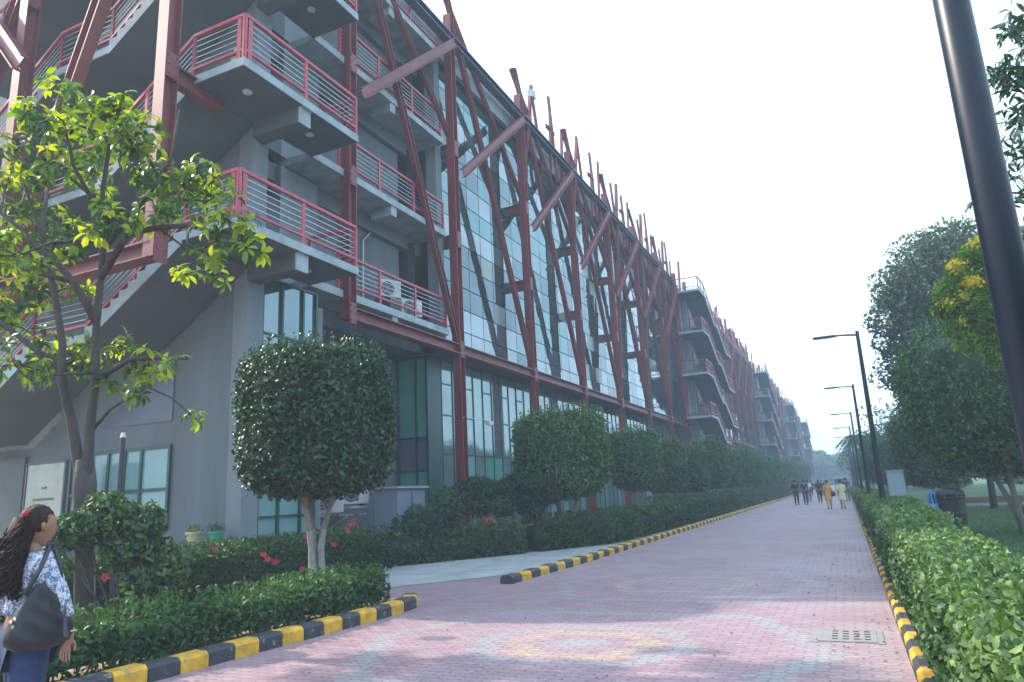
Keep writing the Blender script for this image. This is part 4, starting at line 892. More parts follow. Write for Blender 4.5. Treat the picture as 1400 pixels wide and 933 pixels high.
for e in [(2.9, 15.9, 3.9), (3.1, 16, 3.3), (3.6, 15.8, 3.55), (2.7, 16.2, 3.6), (3.4, 15.9, 2.95), (3.9, 16, 3.2)]:
    a = Vector((4.9, 17, 2.9)); e = Vector(e); m_ = (a+e)/2+Vector((0, 0, .25)); tw.tube([a, m_, e], [.022, .014, .006], 6); tw.tube([m_, m_+Vector((-.3, -.1, .35)), m_+Vector((-.6, -.2, .4))], [.012, .008, .004], 5)
tw.build('bare_twigs', 'bark_pale', bpy.data.objects['flowering_tree'])
# tree whose branches hang in at the upper right
ut = thing('overhanging_tree', (4.4, 11.2, 0), 'dark long-leaved branches hanging in at the upper right corner behind the near pole', 'tree')
tb_ = MB(); tb_.tube([(4.4, 11.2, 0), (4.3, 11.1, 2), (4.1, 10.8, 4.2), (3.7, 10.4, 6), (3.2, 10, 7.4)], [.2, .17, .13, .09, .05], 10)
UR = [(2.4, 8.89, 6.46, 0.22), (2.42, 9.01, 6.01, 0.25), (2.24, 8.94, 5.9, 0.2), (2.4, 9.09, 5.56, 0.25), (2.32, 9.14, 5.16, 0.25), (2.3, 9.26, 4.67, 0.3), (2.19, 8.88, 6.02, 0.14), (2.85, 9.17, 5.95, 0.5), (2.8, 9.38, 4.97, 0.5), (1.92, 9.07, 4.67, 0.1), (1.82, 9.06, 4.57, 0.1), (2.45, 9.47, 4.09, 0.3), (2.9, 9.3, 6.6, .5), (3.2, 9.8, 5.5, .7), (3.3, 9.8, 4.3, .6), (2.75, 9.3, 3.7, .4)]
ch = []
for (x, y, z, r) in UR:
    n = max(3, int(26*(r/.3)**2)); C = np.array([x, y, z])+unit(rnd(n))*(r*rng.random(n)**.5)[:, None]
    ch += rosette_chunk(C, unit(rnd(n)+np.array([-.4, -.2, .2])), .15, 5, .3, np.full(n, .4), fine=True, spread=.7, droop=.15)
    tb_.tube([(4.1, 10.8, 4.2), ((4.1+x)/2, (10.8+y)/2, (4.6+z)/2), (x, y, z)], [.04, .025, .008], 6)
    for c in C[:10]: tb_.tube([(x, y, z), c], [.006, .003], 4)
tb_.build('trunk', 'bark', ut, smooth=True); leaf_obj('crown', ch, LF['dark'], ut)

# background trees on the right, palm, far woodland
clump_tree('tree', (7.2, 33, 0), [(7.2, 30, 5.5, 1.6), (8.4, 30.5, 6.2, 1.8), (6.3, 29.5, 6.3, 1.3), (7.6, 31, 4.4, 1.5)], 900, .16, 'dark', 'dark tree with a straight trunk behind the big topiary on the lawn', (.11, .05))
for i, (x, y, z, r, lab) in enumerate([(6, 95, 7.5, 3.6, 'pale hazy tree just left of the tall dark tree'), (10.5, 120, 8.5, 4.5, 'large faded tree farther behind the right lawn'), (3.8, 150, 6.5, 3.6, 'faded round tree beyond the palm')]):
    clump_tree('distant_tree', (x, y, 0), [(x, y, z, r), (x-r*.6, y, z-r*.5, r*.7), (x+r*.6, y+1, z-r*.4, r*.8), (x, y, z-r, r*.8)], 75, .5, 'far', lab, (.3, .12), group='distant trees on the right')
pm = thing('palm_tree', (1.9, 78, 0), 'hazy palm tree with drooping fronds rising behind the lamp posts', 'tree')
b = MB(); b.tube([(1.9, 78, 0), (1.95, 78, 3), (1.9, 78, 5.6)], [.2, .17, .16], 10); b.build('trunk', 'bark', pm, smooth=True)
ch = []
for k in range(26):
    a = 2*math.pi*k/26*3.1; el = random.uniform(-.1, 1.1); Lf = 2.3; pts = []
    for i in range(14):
        t = i/13; pts.append([1.9+math.cos(a)*Lf*t*math.cos(el*.5), 78+math.sin(a)*Lf*t*math.cos(el*.5), 5.6+Lf*(t*math.sin(el)-t*t*1.0)])
    P = np.repeat(np.array(pts), 2, 0)+rnd(28, .03); sd = np.tile(np.array([[-math.sin(a), math.cos(a), -.5], [math.sin(a), -math.cos(a), -.5]]), (14, 1)); D = unit(sd+np.array([math.cos(a), math.sin(a), 0])*.4)
    V, F, per = leaf_arrays(P+D*.3, D, np.tile([0, 0, 1.], (28, 1)), np.full(28, .7), np.full(28, .09)); ch.append((V, F, per, np.full(28, .5)))
leaf_obj('fronds', ch, LF['far'], pm)
# woodland closing the view
ch = []
for i in range(70):
    x = random.uniform(-42, 34); y = random.uniform(262, 330); z = random.uniform(3.5, 8.5)+(2 if x < -6 else 0); r = random.uniform(3.2, 6); k = 420
    P, N = sq_points(k, (x, y, z), (r, r, r*.8), 2.0); P = P+N*(lnoise(P, .9, i)*r*.25)[:, None]; ch.append(shell_leaves(P, N, 1.1, .7, False)); ch.append(core_chunk((x, y, z), (r, r, r*.8), 2.0, .1, i, .3, .9))
    P = np.c_[rng.uniform(x-4, x+4, 120), rng.uniform(y-3, y+3, 120), rng.uniform(0, 4, 120)]; ch.append(shell_leaves(P, unit(rnd(120)), 1.4, .8, False))
wd = leaf_obj('far_woodland', ch, LF['far']); props(wd, 'hazy mass of far-off trees closing the end of the avenue', 'woodland', kind='stuff')
ch = []
for i in range(60):
    x = random.uniform(8, 55); y = random.uniform(62, 130); r = random.uniform(1.6, 3.4); z = r*.8+random.uniform(0, 2.0); k = 380
    P, N = sq_points(k, (x, y, z), (r, r, r*.9), 2.0); P = P+N*(lnoise(P, 1.5, i)*r*.25)[:, None]; ch.append(shell_leaves(P, N, .5, .6, False)); ch.append(core_chunk((x, y, z), (r, r, r*.9), 2.0, .1, i, .3, .9))
wd = leaf_obj('shrubbery', ch, LF['far']); props(wd, 'mass of bushes closing the back of the right lawn', 'shrubbery', kind='stuff')
# hidden roadside bank of bushes behind the camera side hedge (reflected in the glazing) is the same shrubbery mass
# grass blades on the lawn
n = 26000; P = np.c_[rng.uniform(1.6, 9, n), 8+34*rng.random(n)**1.6, np.full(n, .02)]
D = unit(rnd(n, .35)+np.array([0, 0, 1])); V, F, per = leaf_arrays(P, D, unit(rnd(n)), rng.uniform(.05, .1, n), np.full(n, .016)); gr_ = leaf_obj('grass', [(V, F, per, np.clip(rng.normal(.5, .2, n), 0, 1))], LF['grass'])
props(gr_, 'short green grass covering the lawn on the right', 'grass', kind='stuff')
# low brick edging wall at the back of the lawn
b = MB(); b.box(5.0, 26, 47.0, 47.4, 0, .32); props(b.build('low_wall', 'brick', origin=(15, 47, 0)), 'low reddish brick wall behind the right lawn', 'wall')
b = MB(); b.box(2.6, 26, 41.2, 41.5, 0, .09); props(b.build('lawn_edging', 'concrete', origin=(14, 41.3, 0)), 'thin pale edging strip across the far side of the lawn', 'edging')
# fallen leaves on the paving
n = 170; P = np.c_[rng.uniform(-5.6, .2, n), 4+14*rng.random(n)**1.3, np.full(n, .012)]; P[:90, 0] = rng.uniform(-.5, .28, 90)
V, F, per = leaf_arrays(P, unit(rnd(n)*np.array([1, 1, .05])), unit(rnd(n, .2)+np.array([0, 0, 1])), rng.uniform(.02, .05, n), rng.uniform(.012, .03, n))
fl_ = leaf_obj('fallen_leaves', [(V, F, per, np.full(n, .5))], MAT['dryleaf']); props(fl_, 'scattered dry brown leaves along the paving', 'leaves', kind='stuff')

# ------------------------------------------------------------------ lamp posts
def lamp(y, x=1.0, label='', h=6.25, r=(.10, .055)):
    t = thing('street_lamp', (x, y, 0), label, 'street lamp', 'black lamp posts along the right hedge')
    b = MB(); b.tube([(x, y, 0), (x, y, .25)], [r[0]*1.5, r[0]*1.5], 16); b.tube([(x, y, .2), (x, y, h*.5), (x, y, h+.08)], [r[0], (r[0]+r[1])/2, r[1]], 18); b.build('pole', 'lampblack', t, smooth=False)
    b = MB(); b.tube([(x, y, h-.05), (x-.45, y, h+.0), (x-.7, y, h+.0)], [.035, .03, .028], 8); b.build('arm', 'lampblack', t)
    b = MB(); b.prism([(x-.65, y-.07), (x-.8, y-.11), (x-1.3, y-.10), (x-1.36, y-.05), (x-1.36, y+.05), (x-1.3, y+.10), (x-.8, y+.11), (x-.65, y+.07)], 'z', h-.03, h+.03, 0); b.box(x-1.25, x-.85, y-.08, y+.08, h-.045, h-.0301, 1)
    b.build('lamp_head', ['lampblack', 'lens'], t)
    return t
np_ = thing('lamp_post', (1.0, 4.72, 0), 'thick glossy black post nearest the camera, cut off by the top edge', 'lamp post')
b = MB(); b.tube([(1.0, 4.72, 0), (1.0, 4.72, 4), (1.0, 4.72, 7.9)], [.108, .098, .088], 40); b.build('pole', 'lampblack', np_, smooth=True)
b = MB(); b.tube([(1.0, 4.72, 0), (1.0, 4.72, .3)], [.16, .15], 30); b.build('base_collar', 'lampblack', np_, smooth=True)
for i, (y, o_) in enumerate([(25.4, 'nearest of the row of black arm lamps, beside the pale cabinet'), (39.9, 'second black arm lamp in the receding row'), (56.4, 'third black arm lamp in the receding row'), (71.6, 'fourth black arm lamp in the receding row'), (87, 'fifth black arm lamp, close to the palm in the picture'), (103, 'sixth black arm lamp in the receding row'), (119, 'seventh black arm lamp, farthest readable one')]): lamp(y, 1.0, o_)

# ------------------------------------------------------------------ utilities
cb = thing('electrical_cabinet', (1.55, 27.6, 0), 'tall pale blue-grey cabinet standing behind the hedge right of the nearest arm lamp', 'cabinet')
b = MB(); b.box(1.30, 1.80, 27.3, 27.8, .05, 1.78); b.build('body', 'whitebox', cb, bevel=.012)
b = MB(); b.box(1.27, 1.83, 27.27, 27.83, 1.782, 1.81); b.build('lid', 'whitebox', cb); b = MB(); b.box(1.74, 1.76, 27.28, 27.298, .8, 1.0); b.build('handle', 'fan', cb)
# black barrel-shaped bin with ribs and a blue bottle-like container at its side
bn = thing('waste_bin', (2.22, 20.3, 0), 'tall black ribbed plastic bin with domed lid behind the broadleaf hedge', 'bin')
b = MB(); prof = [(0, .24), (.1, .27), (.6, .315), (.63, .335), (.67, .335), (.7, .32), (.98, .33), (1.0, .345), (1.05, .345)]
b.tube([(2.22, 20.3, z) for z, r in prof], [r for z, r in prof], 24); b.build('body', 'binblk', bn, smooth=False)
b = MB(); pr = [(1.055, .352), (1.13, .34), (1.21, .28), (1.25, .18), (1.262, .03)]; b.tube([(2.22, 20.3, z) for z, r in pr], [r for z, r in pr], 24); b.build('lid', 'binblk', bn, smooth=True)
for dx in (-.12, .12):
    b = MB(); b.tube([(2.22+dx, 19.93, .62), (2.22+dx, 19.92, 1.02), (2.22+dx, 20.02, 1.22)], [.018]*3, 6); b.build('rib', 'binblk', bn)
bl = thing('water_container', (1.86, 20.15, 0), 'bright blue plastic container with a handle hole, left of the black bin', 'container')
b = MB(); pf = [(0, .10), (.5, .12), (.75, .125), (.86, .11), (.9, .12)]; b.tube([(1.86, 20.15, z) for z, r in pf], [r for z, r in pf], 16); b.build('body', 'blue', bl, smooth=True)
b = MB(); b.tube([(1.80, 20.15, .88), (1.79, 20.15, 1.12), (1.85, 20.15, 1.2), (1.93, 20.15, 1.12), (1.93, 20.15, .88)], [.035]*5, 8); b.build('handle', 'blue', bl, smooth=True)

def ac(loc, label, w=.85, h=.62, d=.32, face=(1, 0), group='outdoor air-conditioning units'):
    """fan side faces the direction 'face'"""
    t = thing('air_conditioner', loc, label, 'air conditioner', group, rotz=0); x, y, z = loc; fx, fy = face; sx, sy = -fy, fx
    def P(u, v, zz): return (x+sx*u+fx*v, y+sy*u+fy*v, z+zz)
    def bx(mb, u0, u1, v0, v1, z0, z1, mi=0):
        vs = [P(u, v, zz) for zz in (z0, z1) for u, v in ((u0, v0), (u1, v0), (u1, v1), (u0, v1))]
        mb.add(vs, [(0, 3, 2, 1), (4, 5, 6, 7), (0, 1, 5, 4), (1, 2, 6, 5), (2, 3, 7, 6), (3, 0, 4, 7)], mi)
    b = MB(); bx(b, -w/2, w/2, -d/2, d/2, .05, h); b.build('casing', 'white', t, bevel=.015)
    c = (-w*.12, d/2+.004, h*.52); r = h*.38; b = MB()
    ring = [P(c[0]+r*math.cos(a*math.pi/14), c[1]+.004, c[2]+r*math.sin(a*math.pi/14)) for a in range(28)]; b.add(ring, [tuple(range(28))], 0)
    b.build('fan_opening', 'fan', t)
    b = MB()
    for q in (.99, .72, .45, .2): b.tube([P(c[0]+r*q*math.cos(a*math.pi/12), c[1]+.014, c[2]+r*q*math.sin(a*math.pi/12)) for a in range(25)], [.006]*25, 4, cap=False)
    for a in range(6): b.tube([P(c[0], c[1]+.014, c[2]), P(c[0]+r*math.cos(a), c[1]+.014, c[2]+r*math.sin(a))], [.005, .005], 4)
    b.build('fan_guard', 'white', t)
    for u in (-w*.35, w*.35): b = MB(); bx(b, u-.03, u+.03, -d/2-.02, d/2+.02, 0, .05); b.build('foot', 'fan', t)
    return t
ac((-12.65, 18.4, 7.96), 'white outdoor unit on the first-floor recessed balcony, upper left of the two', .8, .62, face=(.9, -.44)); ac((-12.45, 19.35, 7.50), 'white outdoor unit lower on the first-floor recessed balcony beside the other one', .8, .62, face=(.9, -.44))
b = MB(); b.box(-12.95, -12.35, 18.1, 18.75, 7.46, 7.95); props(b.build('unit_stand', 'fan', origin=(-12.65, 18.4, 7.46)), 'dark stand raising an outdoor unit on the first-floor balcony', 'stand')
ac((-13.55, 16.55, 1.28), 'white wall-hung outdoor unit with a big fan, left one behind the square topiary', .95, .85, .36, face=(.55, -.83)); ac((-13.55, 17.75, 1.5), 'white wall-hung outdoor unit half hidden, right one behind the square topiary', .9, .72, .36, face=(.85, -.52))
b = MB(); b.box(-14.29, -14.26, 16.2, 18.1, 1.2, 1.5)
for y in (16.2, 16.9, 17.45, 18.1): b.box(-14.3, -13.3, y-.02, y+.02, 1.22, 1.26); b.bar((-14.28, y, .8), (-13.4, y, 1.24), .03, .03)
b.box(-14.3, -13.3, 17.4, 18.15, 1.43, 1.48); b.build('wall_bracket', 'white', bld)
b = MB(); b.tube([(-14.0, 15.6, 0), (-14.0, 15.6, 6.4)], [.06, .06], 10); b.tube([(-13.9, 15.9, .3), (-13.9, 15.9, 3.4)], [.04]*2, 8); b.build('drain_pipe', 'white', bld)
b = MB(); b.tube([(-13.3, 16.9, 7.45), (-13.3, 16.9, 11)], [.05]*2, 8); b.tube([(-13.3, 18.0, 7.45), (-13.3, 18.0, 10.0), (-13.3, 18.6, 10.6), (-13.3, 19.4, 10.7)], [.03]*4, 8); b.build('drain_pipe', 'white', bld)
gc = thing('utility_cabinet', (-12.3, 18.4, 0), 'blue-grey metal cabinet with a flat lid behind the low dark shrub', 'cabinet')
b = MB(); b.box(-12.7, -11.9, 17.7, 19.2, 0, 1.93); b.build('body', 'greybox', gc, bevel=.01); b = MB(); b.box(-12.78, -11.8, 17.6, 19.3, 1.932, 1.99); b.build('lid', 'concrete', gc)
b = MB(); b.box(-11.895, -11.88, 18.44, 18.46, .2, 1.8); b.build('door_seam', 'fan', gc)
# red hydrant pipes
def hydrant(x, y, label, s=1.0):
    t = thing('fire_hydrant', (x, y, 0), label, 'hydrant', 'red hydrant pipes')
    b = MB(); b.tube([(x-.15*s, y-.05, 0), (x-.15*s, y-.05, .9*s), (x-.10*s, y, 1.1*s), (x+.02, y+.05, 1.22*s), (x+.14*s, y+.1, 1.2*s)], [.085*s, .085*s, .09*s, .09*s, .085*s], 14); b.build('pipe', 'redpaint', t, smooth=True)
    b = MB(); b.tube([(x+.10*s, y+.08, 1.2*s), (x+.15*s, y+.1, 1.2*s)], [.125*s]*2, 16); b.tube([(x-.15*s, y-.05, .86*s), (x-.15*s, y-.05, .91*s)], [.115*s]*2, 16); b.build('flange', 'redpaint', t)
    b = MB(); b.tube([(x+.0, y+.05, 1.24*s), (x+.02, y+.04, 1.36*s)], [.02, .02], 8); b.tube([(x+.02+.09*math.cos(a*.524)*s, y+.04+.09*math.sin(a*.524)*s, 1.36*s) for a in range(13)], [.008]*13, 6, cap=False); b.build('valve_wheel', 'redpaint', t)
    b = MB(); b.tube([(x+.15*s, y+.1, 1.2*s), (x+.22*s, y+.13, 1.12*s), (x+.23*s, y+.13, .98*s)], [.06*s, .06*s, .065*s], 12); b.build('outlet', 'redpaint', t, smooth=True)
hydrant(-10.95, 14.2, 'thick red hydrant pipe bending over behind the square topiary', .85); hydrant(-8.95, 17.6, 'smaller red hydrant seen through the feathery shrubs', .8)
# flower pots on the ledge, plaque sign and short dark pole at the gable
def pot(x, y, z, m, label, r=.16):
    t = thing('flower_pot', (x, y, z), label, 'flower pot', 'flower pots on the ledge'); b = MB(); pf = [(0, r*.7), (.2, r*.95), (.21, r*1.08), (.25, r*1.08)]
    b.tube([(x, y, z+a) for a, c in pf], [c for a, c in pf], 18); b.build('pot', m, t)
    P = np.array([x, y, z+.32])+rnd(160, .07)*np.array([1.2, 1.2, .8]); V, F, per, tt = shell_leaves(P, unit(rnd(160)+np.array([0, 0, .7])), .07, .25, up=1.0); leaf_obj('plant', [(V, F, per, tt)], LF['yellowtree' if m == 'potyel' else 'hedge'], t)
pot(-13.15, 11.6, .862, 'potyel', 'cream flower pot with dry grassy plant on the ledge'); pot(-12.45, 11.6, .862, 'potgrn', 'green flower pot on the ledge beside the building corner')
sg = thing('notice_board', (-17.55, 11.0, 0), 'weathered grey notice board with faded unreadable lines against the gable wall', 'sign')
b = MB(); b.box(-18.2, -16.8, 11.0, 11.05, .3, 2.85); b.build('panel', 'sign', sg); 
b = MB()
for x in (-18.24, -16.78): b.box(x-.03, x+.03, 10.98, 11.06, 0, 2.9)
b.box(-18.24, -16.78, 10.98, 11.06, 2.852, 2.9); b.build('frame', 'fan', sg)
b = MB(); rr_ = random.Random(5)
for z, a, c in ((2.25, -17.6, -17.4), (1.98, -17.9, -17.15), (1.75, -17.55, -17.4), (1.5, -17.85, -17.2), (1.3, -17.75, -17.3), (1.1, -17.85, -17.15)):
    x = a
    while x < c: l = rr_.uniform(.02, .06); b.box(x, x+l, 10.985, 10.998, z, z+.05); x += l+.018
b.build('lettering', 'signtext', sg)
dp = thing('slim_post', (-9.19, 6.81, 0), 'slim dark post with a small pale cap in front of the gable window', 'post')
b = MB(); b.tube([(-9.19, 6.81, 0), (-9.19, 6.81, 2.62)], [.036, .032], 12); b.build('post', 'fan', dp); b = MB(); b.tube([(-9.19, 6.81, 2.62), (-9.19, 6.81, 2.69)], [.042, .025], 12); b.build('cap', 'lens', dp)
sc_ = thing('security_camera', (-11.55, 23.0, 4.3), 'small pale camera on a thin horizontal bracket by the first big red column', 'camera')
b = MB(); b.tube([(-11.98, 21.9, 4.35), (-11.5, 23.0, 4.3)], [.015, .015], 6); b.build('bracket', 'wire', sc_); b = MB(); b.box(-11.58, -11.42, 22.95, 23.25, 4.12, 4.26); b.build('housing', 'white', sc_)
# something pale resting on the balcony floor and a small sensor on the roof edge
b = MB(); b.tube([(-11.05, 10.35, 11.16), (-11.05, 10.35, 11.34), (-11.03, 10.36, 11.55), (-11.05, 10.35, 11.7)], [.15, .17, .13, .05], 12); props(b.build('cloth_bundle', 'potyel', origin=(-11.05, 10.35, 11.15), smooth=True), 'pale yellowish bundle resting on the second-floor balcony corner', 'bundle')
fl = thing('floodlight', (-11.9, 30.6, 19.9), 'small pale blue floodlight on the roof edge of the steel lattice', 'floodlight')
b = MB(); b.box(-12.0, -11.7, 29.9, 30.3, 21.2, 21.6); b.build('housing', 'whitebox', fl); b = MB(); b.tube([(-11.95, 30.1, 19.5), (-11.9, 30.1, 21.2)], [.03, .03], 6); b.build('stem', 'fan', fl)

# ------------------------------------------------------------------ people
SKIN = mat('warm_brown_skin', (0.25, 0.12, 0.075), 0.5, 0, 0.06, 20)
HAIR = mat('dark_brown_hair', (0.02, 0.012, 0.01), 0.6, 0, 0.35, 14, streak=False)
def cloth(name, c, var=.15, sc=12): return mat(name, c, .85, 0, var, sc, .15, 120)
def skin_mesh(verts, edges, radii, sub=1):
    me = bpy.data.meshes.new('tmp'); me.from_pydata(verts, edges, []); o = bpy.data.objects.new('tmp', me); COL.objects.link(o)
    o.modifiers.new('s', 'SKIN').use_smooth_shade = True; ss = o.modifiers.new('u', 'SUBSURF'); ss.levels = sub; ss.render_levels = sub
    if not me.skin_vertices: me.attributes
    lay = me.skin_vertices[0] if len(me.skin_vertices) else None
    for i, r in enumerate(radii): lay.data[i].radius = r if hasattr(r, '__len__') else (r, r); lay.data[i].use_root = (i == 0)
    dg = bpy.context.evaluated_depsgraph_get(); ev = o.evaluated_get(dg); m2 = ev.to_mesh(); V = [v.co.copy() for v in m2.vertices]; F = [tuple(p.vertices) for p in m2.polygons]
    ev.to_mesh_clear(); bpy.data.objects.remove(o); bpy.data.meshes.remove(me); return V, F
def chain(spec):
    """spec: dict name -> (pos, radius, parent)"""
    names = list(spec); idx = {n: i for i, n in enumerate(names)}
    return [spec[n][0] for n in names], [(idx[spec[n][2]], idx[n]) for n in names if spec[n][2]], [spec[n][1] for n in names]
def head_mesh(mb, c, s, yaw=0.0, mi=0):
    """a head with brow, nose, lips, chin and ears; faces +Y before yaw"""
    V, F = ICO3; out = []
    for x, y, z in V:
        X, Yy, Zz = x*.073, y*.092, z*.115
        if z < 0: k = 1-.28*(-z)**1.3; X *= k; Yy = Yy*(1-.10*(-z))+(.012*(-z) if y > 0 else 0)
        if y > 0.3:
            f = (y-.3)/.7
            g = math.exp(-((x/.13)**2+((z+.12)/.16)**2)); Yy += .024*g*f                 # nose
            Yy -= .008*math.exp(-(((abs(x)-.36)/.16)**2+((z-.06)/.1)**2))*f                 # eye sockets
            Yy += .006*math.exp(-((x/.28)**2+((z+.42)/.06)**2))*f; Yy -= .004*math.exp(-((x/.25)**2+((z+.5)/.04)**2))*f; Yy += .006*math.exp(-((x/.28)**2+((z+.57)/.06)**2))*f
            Yy += .010*math.exp(-((x/.3)**2+((z+.85)/.14)**2))*f
        out.append(Vector((X, Yy, Zz)))
    R = Matrix.Rotation(yaw, 3, 'Z'); mb.add([R@(v*s)+Vector(c) for v in out], [tuple(int(i) for i in f) for f in F], mi)
    for sx in (-1, 1):
        pts = [(sx*.070, -.012, .022), (sx*.080, -.02, .015), (sx*.080, -.018, -.01), (sx*.072, -.005, -.03)]
        mb.tube([R@(Vector(p)*s)+Vector(c) for p in pts], [.008*s, .015*s, .012*s, .006*s], 8, mi)
def person(loc, heading, H, label, top, bottom, hair='short', dress=None, step=.12, group=None, armsw=.08, scarf=None, phase=1, bag=None):
    """walking adult facing heading (radians, 0 = +Y); one continuous body, clothes and hair as children"""
    t = thing('person', loc, label, 'person', group, rotz=heading); s = H/1.68; O = Vector(loc)
    L = lambda x, y, z: (x*s+O.x, y*s+O.y, z*s+O.z)
    k = step*phase
    sp = {'p': (L(0, 0, .94), .11*s, None), 'w': (L(0, 0, 1.08), .105*s, 'p'), 'c': (L(0, .01, 1.26), .125*s, 'w'), 'u': (L(0, 0, 1.37), .09*s, 'c'), 'n': (L(0, 0, 1.46), .05*s, 'u'), 'h': (L(0, .01, 1.52), .055*s, 'n')}
    for sd, nm in ((-1, 'l'), (1, 'r')):
        f = k*sd
        sp['hp'+nm] = (L(.09*sd, 0, .88), .095*s, 'p'); sp['kn'+nm] = (L(.09*sd, f*.7+.02, .50), .06*s, 'hp'+nm); sp['an'+nm] = (L(.085*sd, f*1.3-.02, .10), .04*s, 'kn'+nm); sp['ft'+nm] = (L(.09*sd, f*1.3+.12, .035), (.04*s, .03*s), 'an'+nm)
        sp['sh'+nm] = (L(.165*sd, 0, 1.37), .052*s, 'u'); sp['el'+nm] = (L(.215*sd, -f*.6-.01, 1.10), .038*s, 'sh'+nm); sp['wr'+nm] = (L(.225*sd, -f*.9+.05, .87), .026*s, 'el'+nm); sp['hd'+nm] = (L(.22*sd, -f*.9+.07, .77), (.022*s, .04*s), 'wr'+nm)
    v, e, r = chain(sp); V, F = skin_mesh(v, e, r, 1); b = MB(); b.add(V, F); head_mesh(b, L(0, .02, 1.575), s*.98); b.build('body', SKIN, t, smooth=True)
    def garment(names, extra, grow, m, nm):
        q = {n: (sp[n][0], (sp[n][1] if not hasattr(sp[n][1], '__len__') else sp[n][1][0])+grow*s, sp[n][2] if sp[n][2] in names else None) for n in names}; q.update(extra)
        a, c, d = chain(q); V, F = skin_mesh(a, c, d, 1); g = MB(); g.add(V, F); return g.build(nm, m, t, smooth=True)
    if dress:
        # long kurta: loft of ellipses
        g = MB(); prof = [(1.41, .13, .09), (1.34, .185, .115), (1.2, .165, .125), (1.05, .145, .115), (.9, .19, .15), (.7, .215, .175), (dress, .24, .20)]
        n = 20; base = []
        for z, a, c in prof:
            for i in range(n):
                th = 2*math.pi*i/n; fl = 1+.05*math.sin(5*th)*(1 if z < 1 else 0); base.append(L(a*math.cos(th)*fl, c*math.sin(th)*fl, z))
        g.add(base, [(j*n+i, (j+1)*n+i, (j+1)*n+(i+1) % n, j*n+(i+1) % n) for j in range(len(prof)-1) for i in range(n)]+[tuple(range(n))])
        for sd, nm in ((-1, 'l'), (1, 'r')): g.tube([sp['sh'+nm][0], sp['el'+nm][0], Vector(sp['el'+nm][0]).lerp(Vector(sp['wr'+nm][0]), .3)], [.068*s, .058*s, .055*s], 10)
        g.build('tunic', top, t, smooth=True)
    else:
        garment(['p', 'w', 'c', 'u', 'shl', 'ell', 'shr', 'elr'], {}, .016, top, 'shirt')
    garment(['p', 'hpl', 'knl', 'anl', 'hpr', 'knr', 'anr'], {}, .016, bottom, 'trousers')
    hb_ = MB(); 
    V3, F3 = ICO3; c = Vector(L(0, -.002, 1.60)); vv = [Vector((x*.083, y*.098, z*.11))*s+c for x, y, z in V3]
    keepf = [f for f in F3 if (V3[f].mean(0)[1] < .35 and V3[f].mean(0)[2] > -.45) or V3[f].mean(0)[2] > .55]; hb_.add(vv, [tuple(int(i) for i in f) for f in keepf])
    if hair == 'bun': hb_.tube([L(0, -.10, 1.60), L(0, -.15, 1.58)], [.045*s, .03*s], 10)
    if hair == 'long': hb_.tube([L(0, -.07, 1.62), L(0, -.11, 1.5), L(0, -.12, 1.35), L(0, -.11, 1.2)], [.07*s, .075*s, .07*s, .03*s], 10)
    hb_.build('hair', HAIR, t, smooth=True)
    sh = MB()
    for sd, nm in ((-1, 'l'), (1, 'r')):
        f = Vector(sp['ft'+nm][0]); a = Vector(sp['an'+nm][0]); sh.tube([Vector((a.x, a.y-.05*s, O.z+.04*s)), Vector((a.x, a.y+.06*s, O.z+.045*s)), f+Vector((0, .06*s, 0))], [.042*s, .045*s, .03*s], 10)
    sh.build('shoes', 'fan', t, smooth=True)
    if scarf is not None:
        g = MB(); g.tube([L(-.16, .10, 1.15), L(-.13, .09, 1.36), L(0, -.09, 1.42), L(.13, .08, 1.36), L(.2, .10, 1.1), L(.22, .06, .75)], [.035*s, .05*s, .06*s, .05*s, .05*s, .06*s], 8); g.build('scarf', scarf, t, smooth=True)
    if bag is not None:
        g = thing('handbag', (O.x+.26*s, O.y-.04, O.z+.95*s), bag[1], 'bag'); g.rotation_euler = (0, 0, 0)
        mb = MB(); x0, y0, z0 = O.x+.28*s, O.y-.02, O.z+.88*s; mb.tube([(x0, y0-.02, z0-.12), (x0, y0, z0), (x0, y0, z0+.12)], [.12, .15, .09], 12); mb.build('pouch', bag[0], g, smooth=True)
        mb = MB(); mb.tube([(x0, y0-.08, z0+.08), (O.x+.16*s, O.y, O.z+1.42*s), (x0, y0+.08, z0+.08)], [.012]*3, 6); mb.build('strap', bag[0], g)
    return t
blk = cloth('black_cloth', (.02, .022, .03)); navy = cloth('navy_cloth', (.03, .045, .09)); orange = cloth('orange_cloth', (.75, .33, .07)); coral = cloth('coral_cloth', (.85, .2, .18)); yel = cloth('pale_yellow_cloth', (.72, .68, .38)); wht = cloth('white_cloth', (.75, .76, .78)); beige = cloth('beige_cloth', (.5, .42, .32)); brown = cloth('brown_leather', (.09, .04, .03)); grey_ = cloth('grey_cloth', (.12, .15, .2))
PI = math.pi
person((-.98, 44.6, 0), 0, 1.60, 'woman in an orange tunic and coral scarf walking away with a brown bag', orange, beige, 'bun', dress=.55, scarf=coral, bag=(brown, 'brown shoulder bag carried by the woman in orange'))
person((-.28, 44.9, 0), 0, 1.60, 'woman in a long pale yellow tunic walking beside the woman in orange', yel, beige, 'bun', dress=.50, phase=-1)
person((-3.28, 54.8, 0), 0, 1.75, 'man in a dark shirt and trousers, left of the pair near the far hedge', blk, blk, phase=1)
person((-2.65, 54.2, 0), 0, 1.73, 'person in dark clothes walking right of the man in a dark shirt', blk, navy, phase=-1)
person((-2.7, 60.5, 0), 0, 1.72, 'person in a white shirt just beyond the dark-clothed pair', wht, grey_)
person((-1.85, 58, 0), 0, 1.66, 'person in black walking beyond the left side of the woman in orange', blk, blk, 'long')
person((.02, 60, 0), 0, 1.75, 'man in dark blue walking at the right kerb beyond the yellow tunic', navy, grey_)
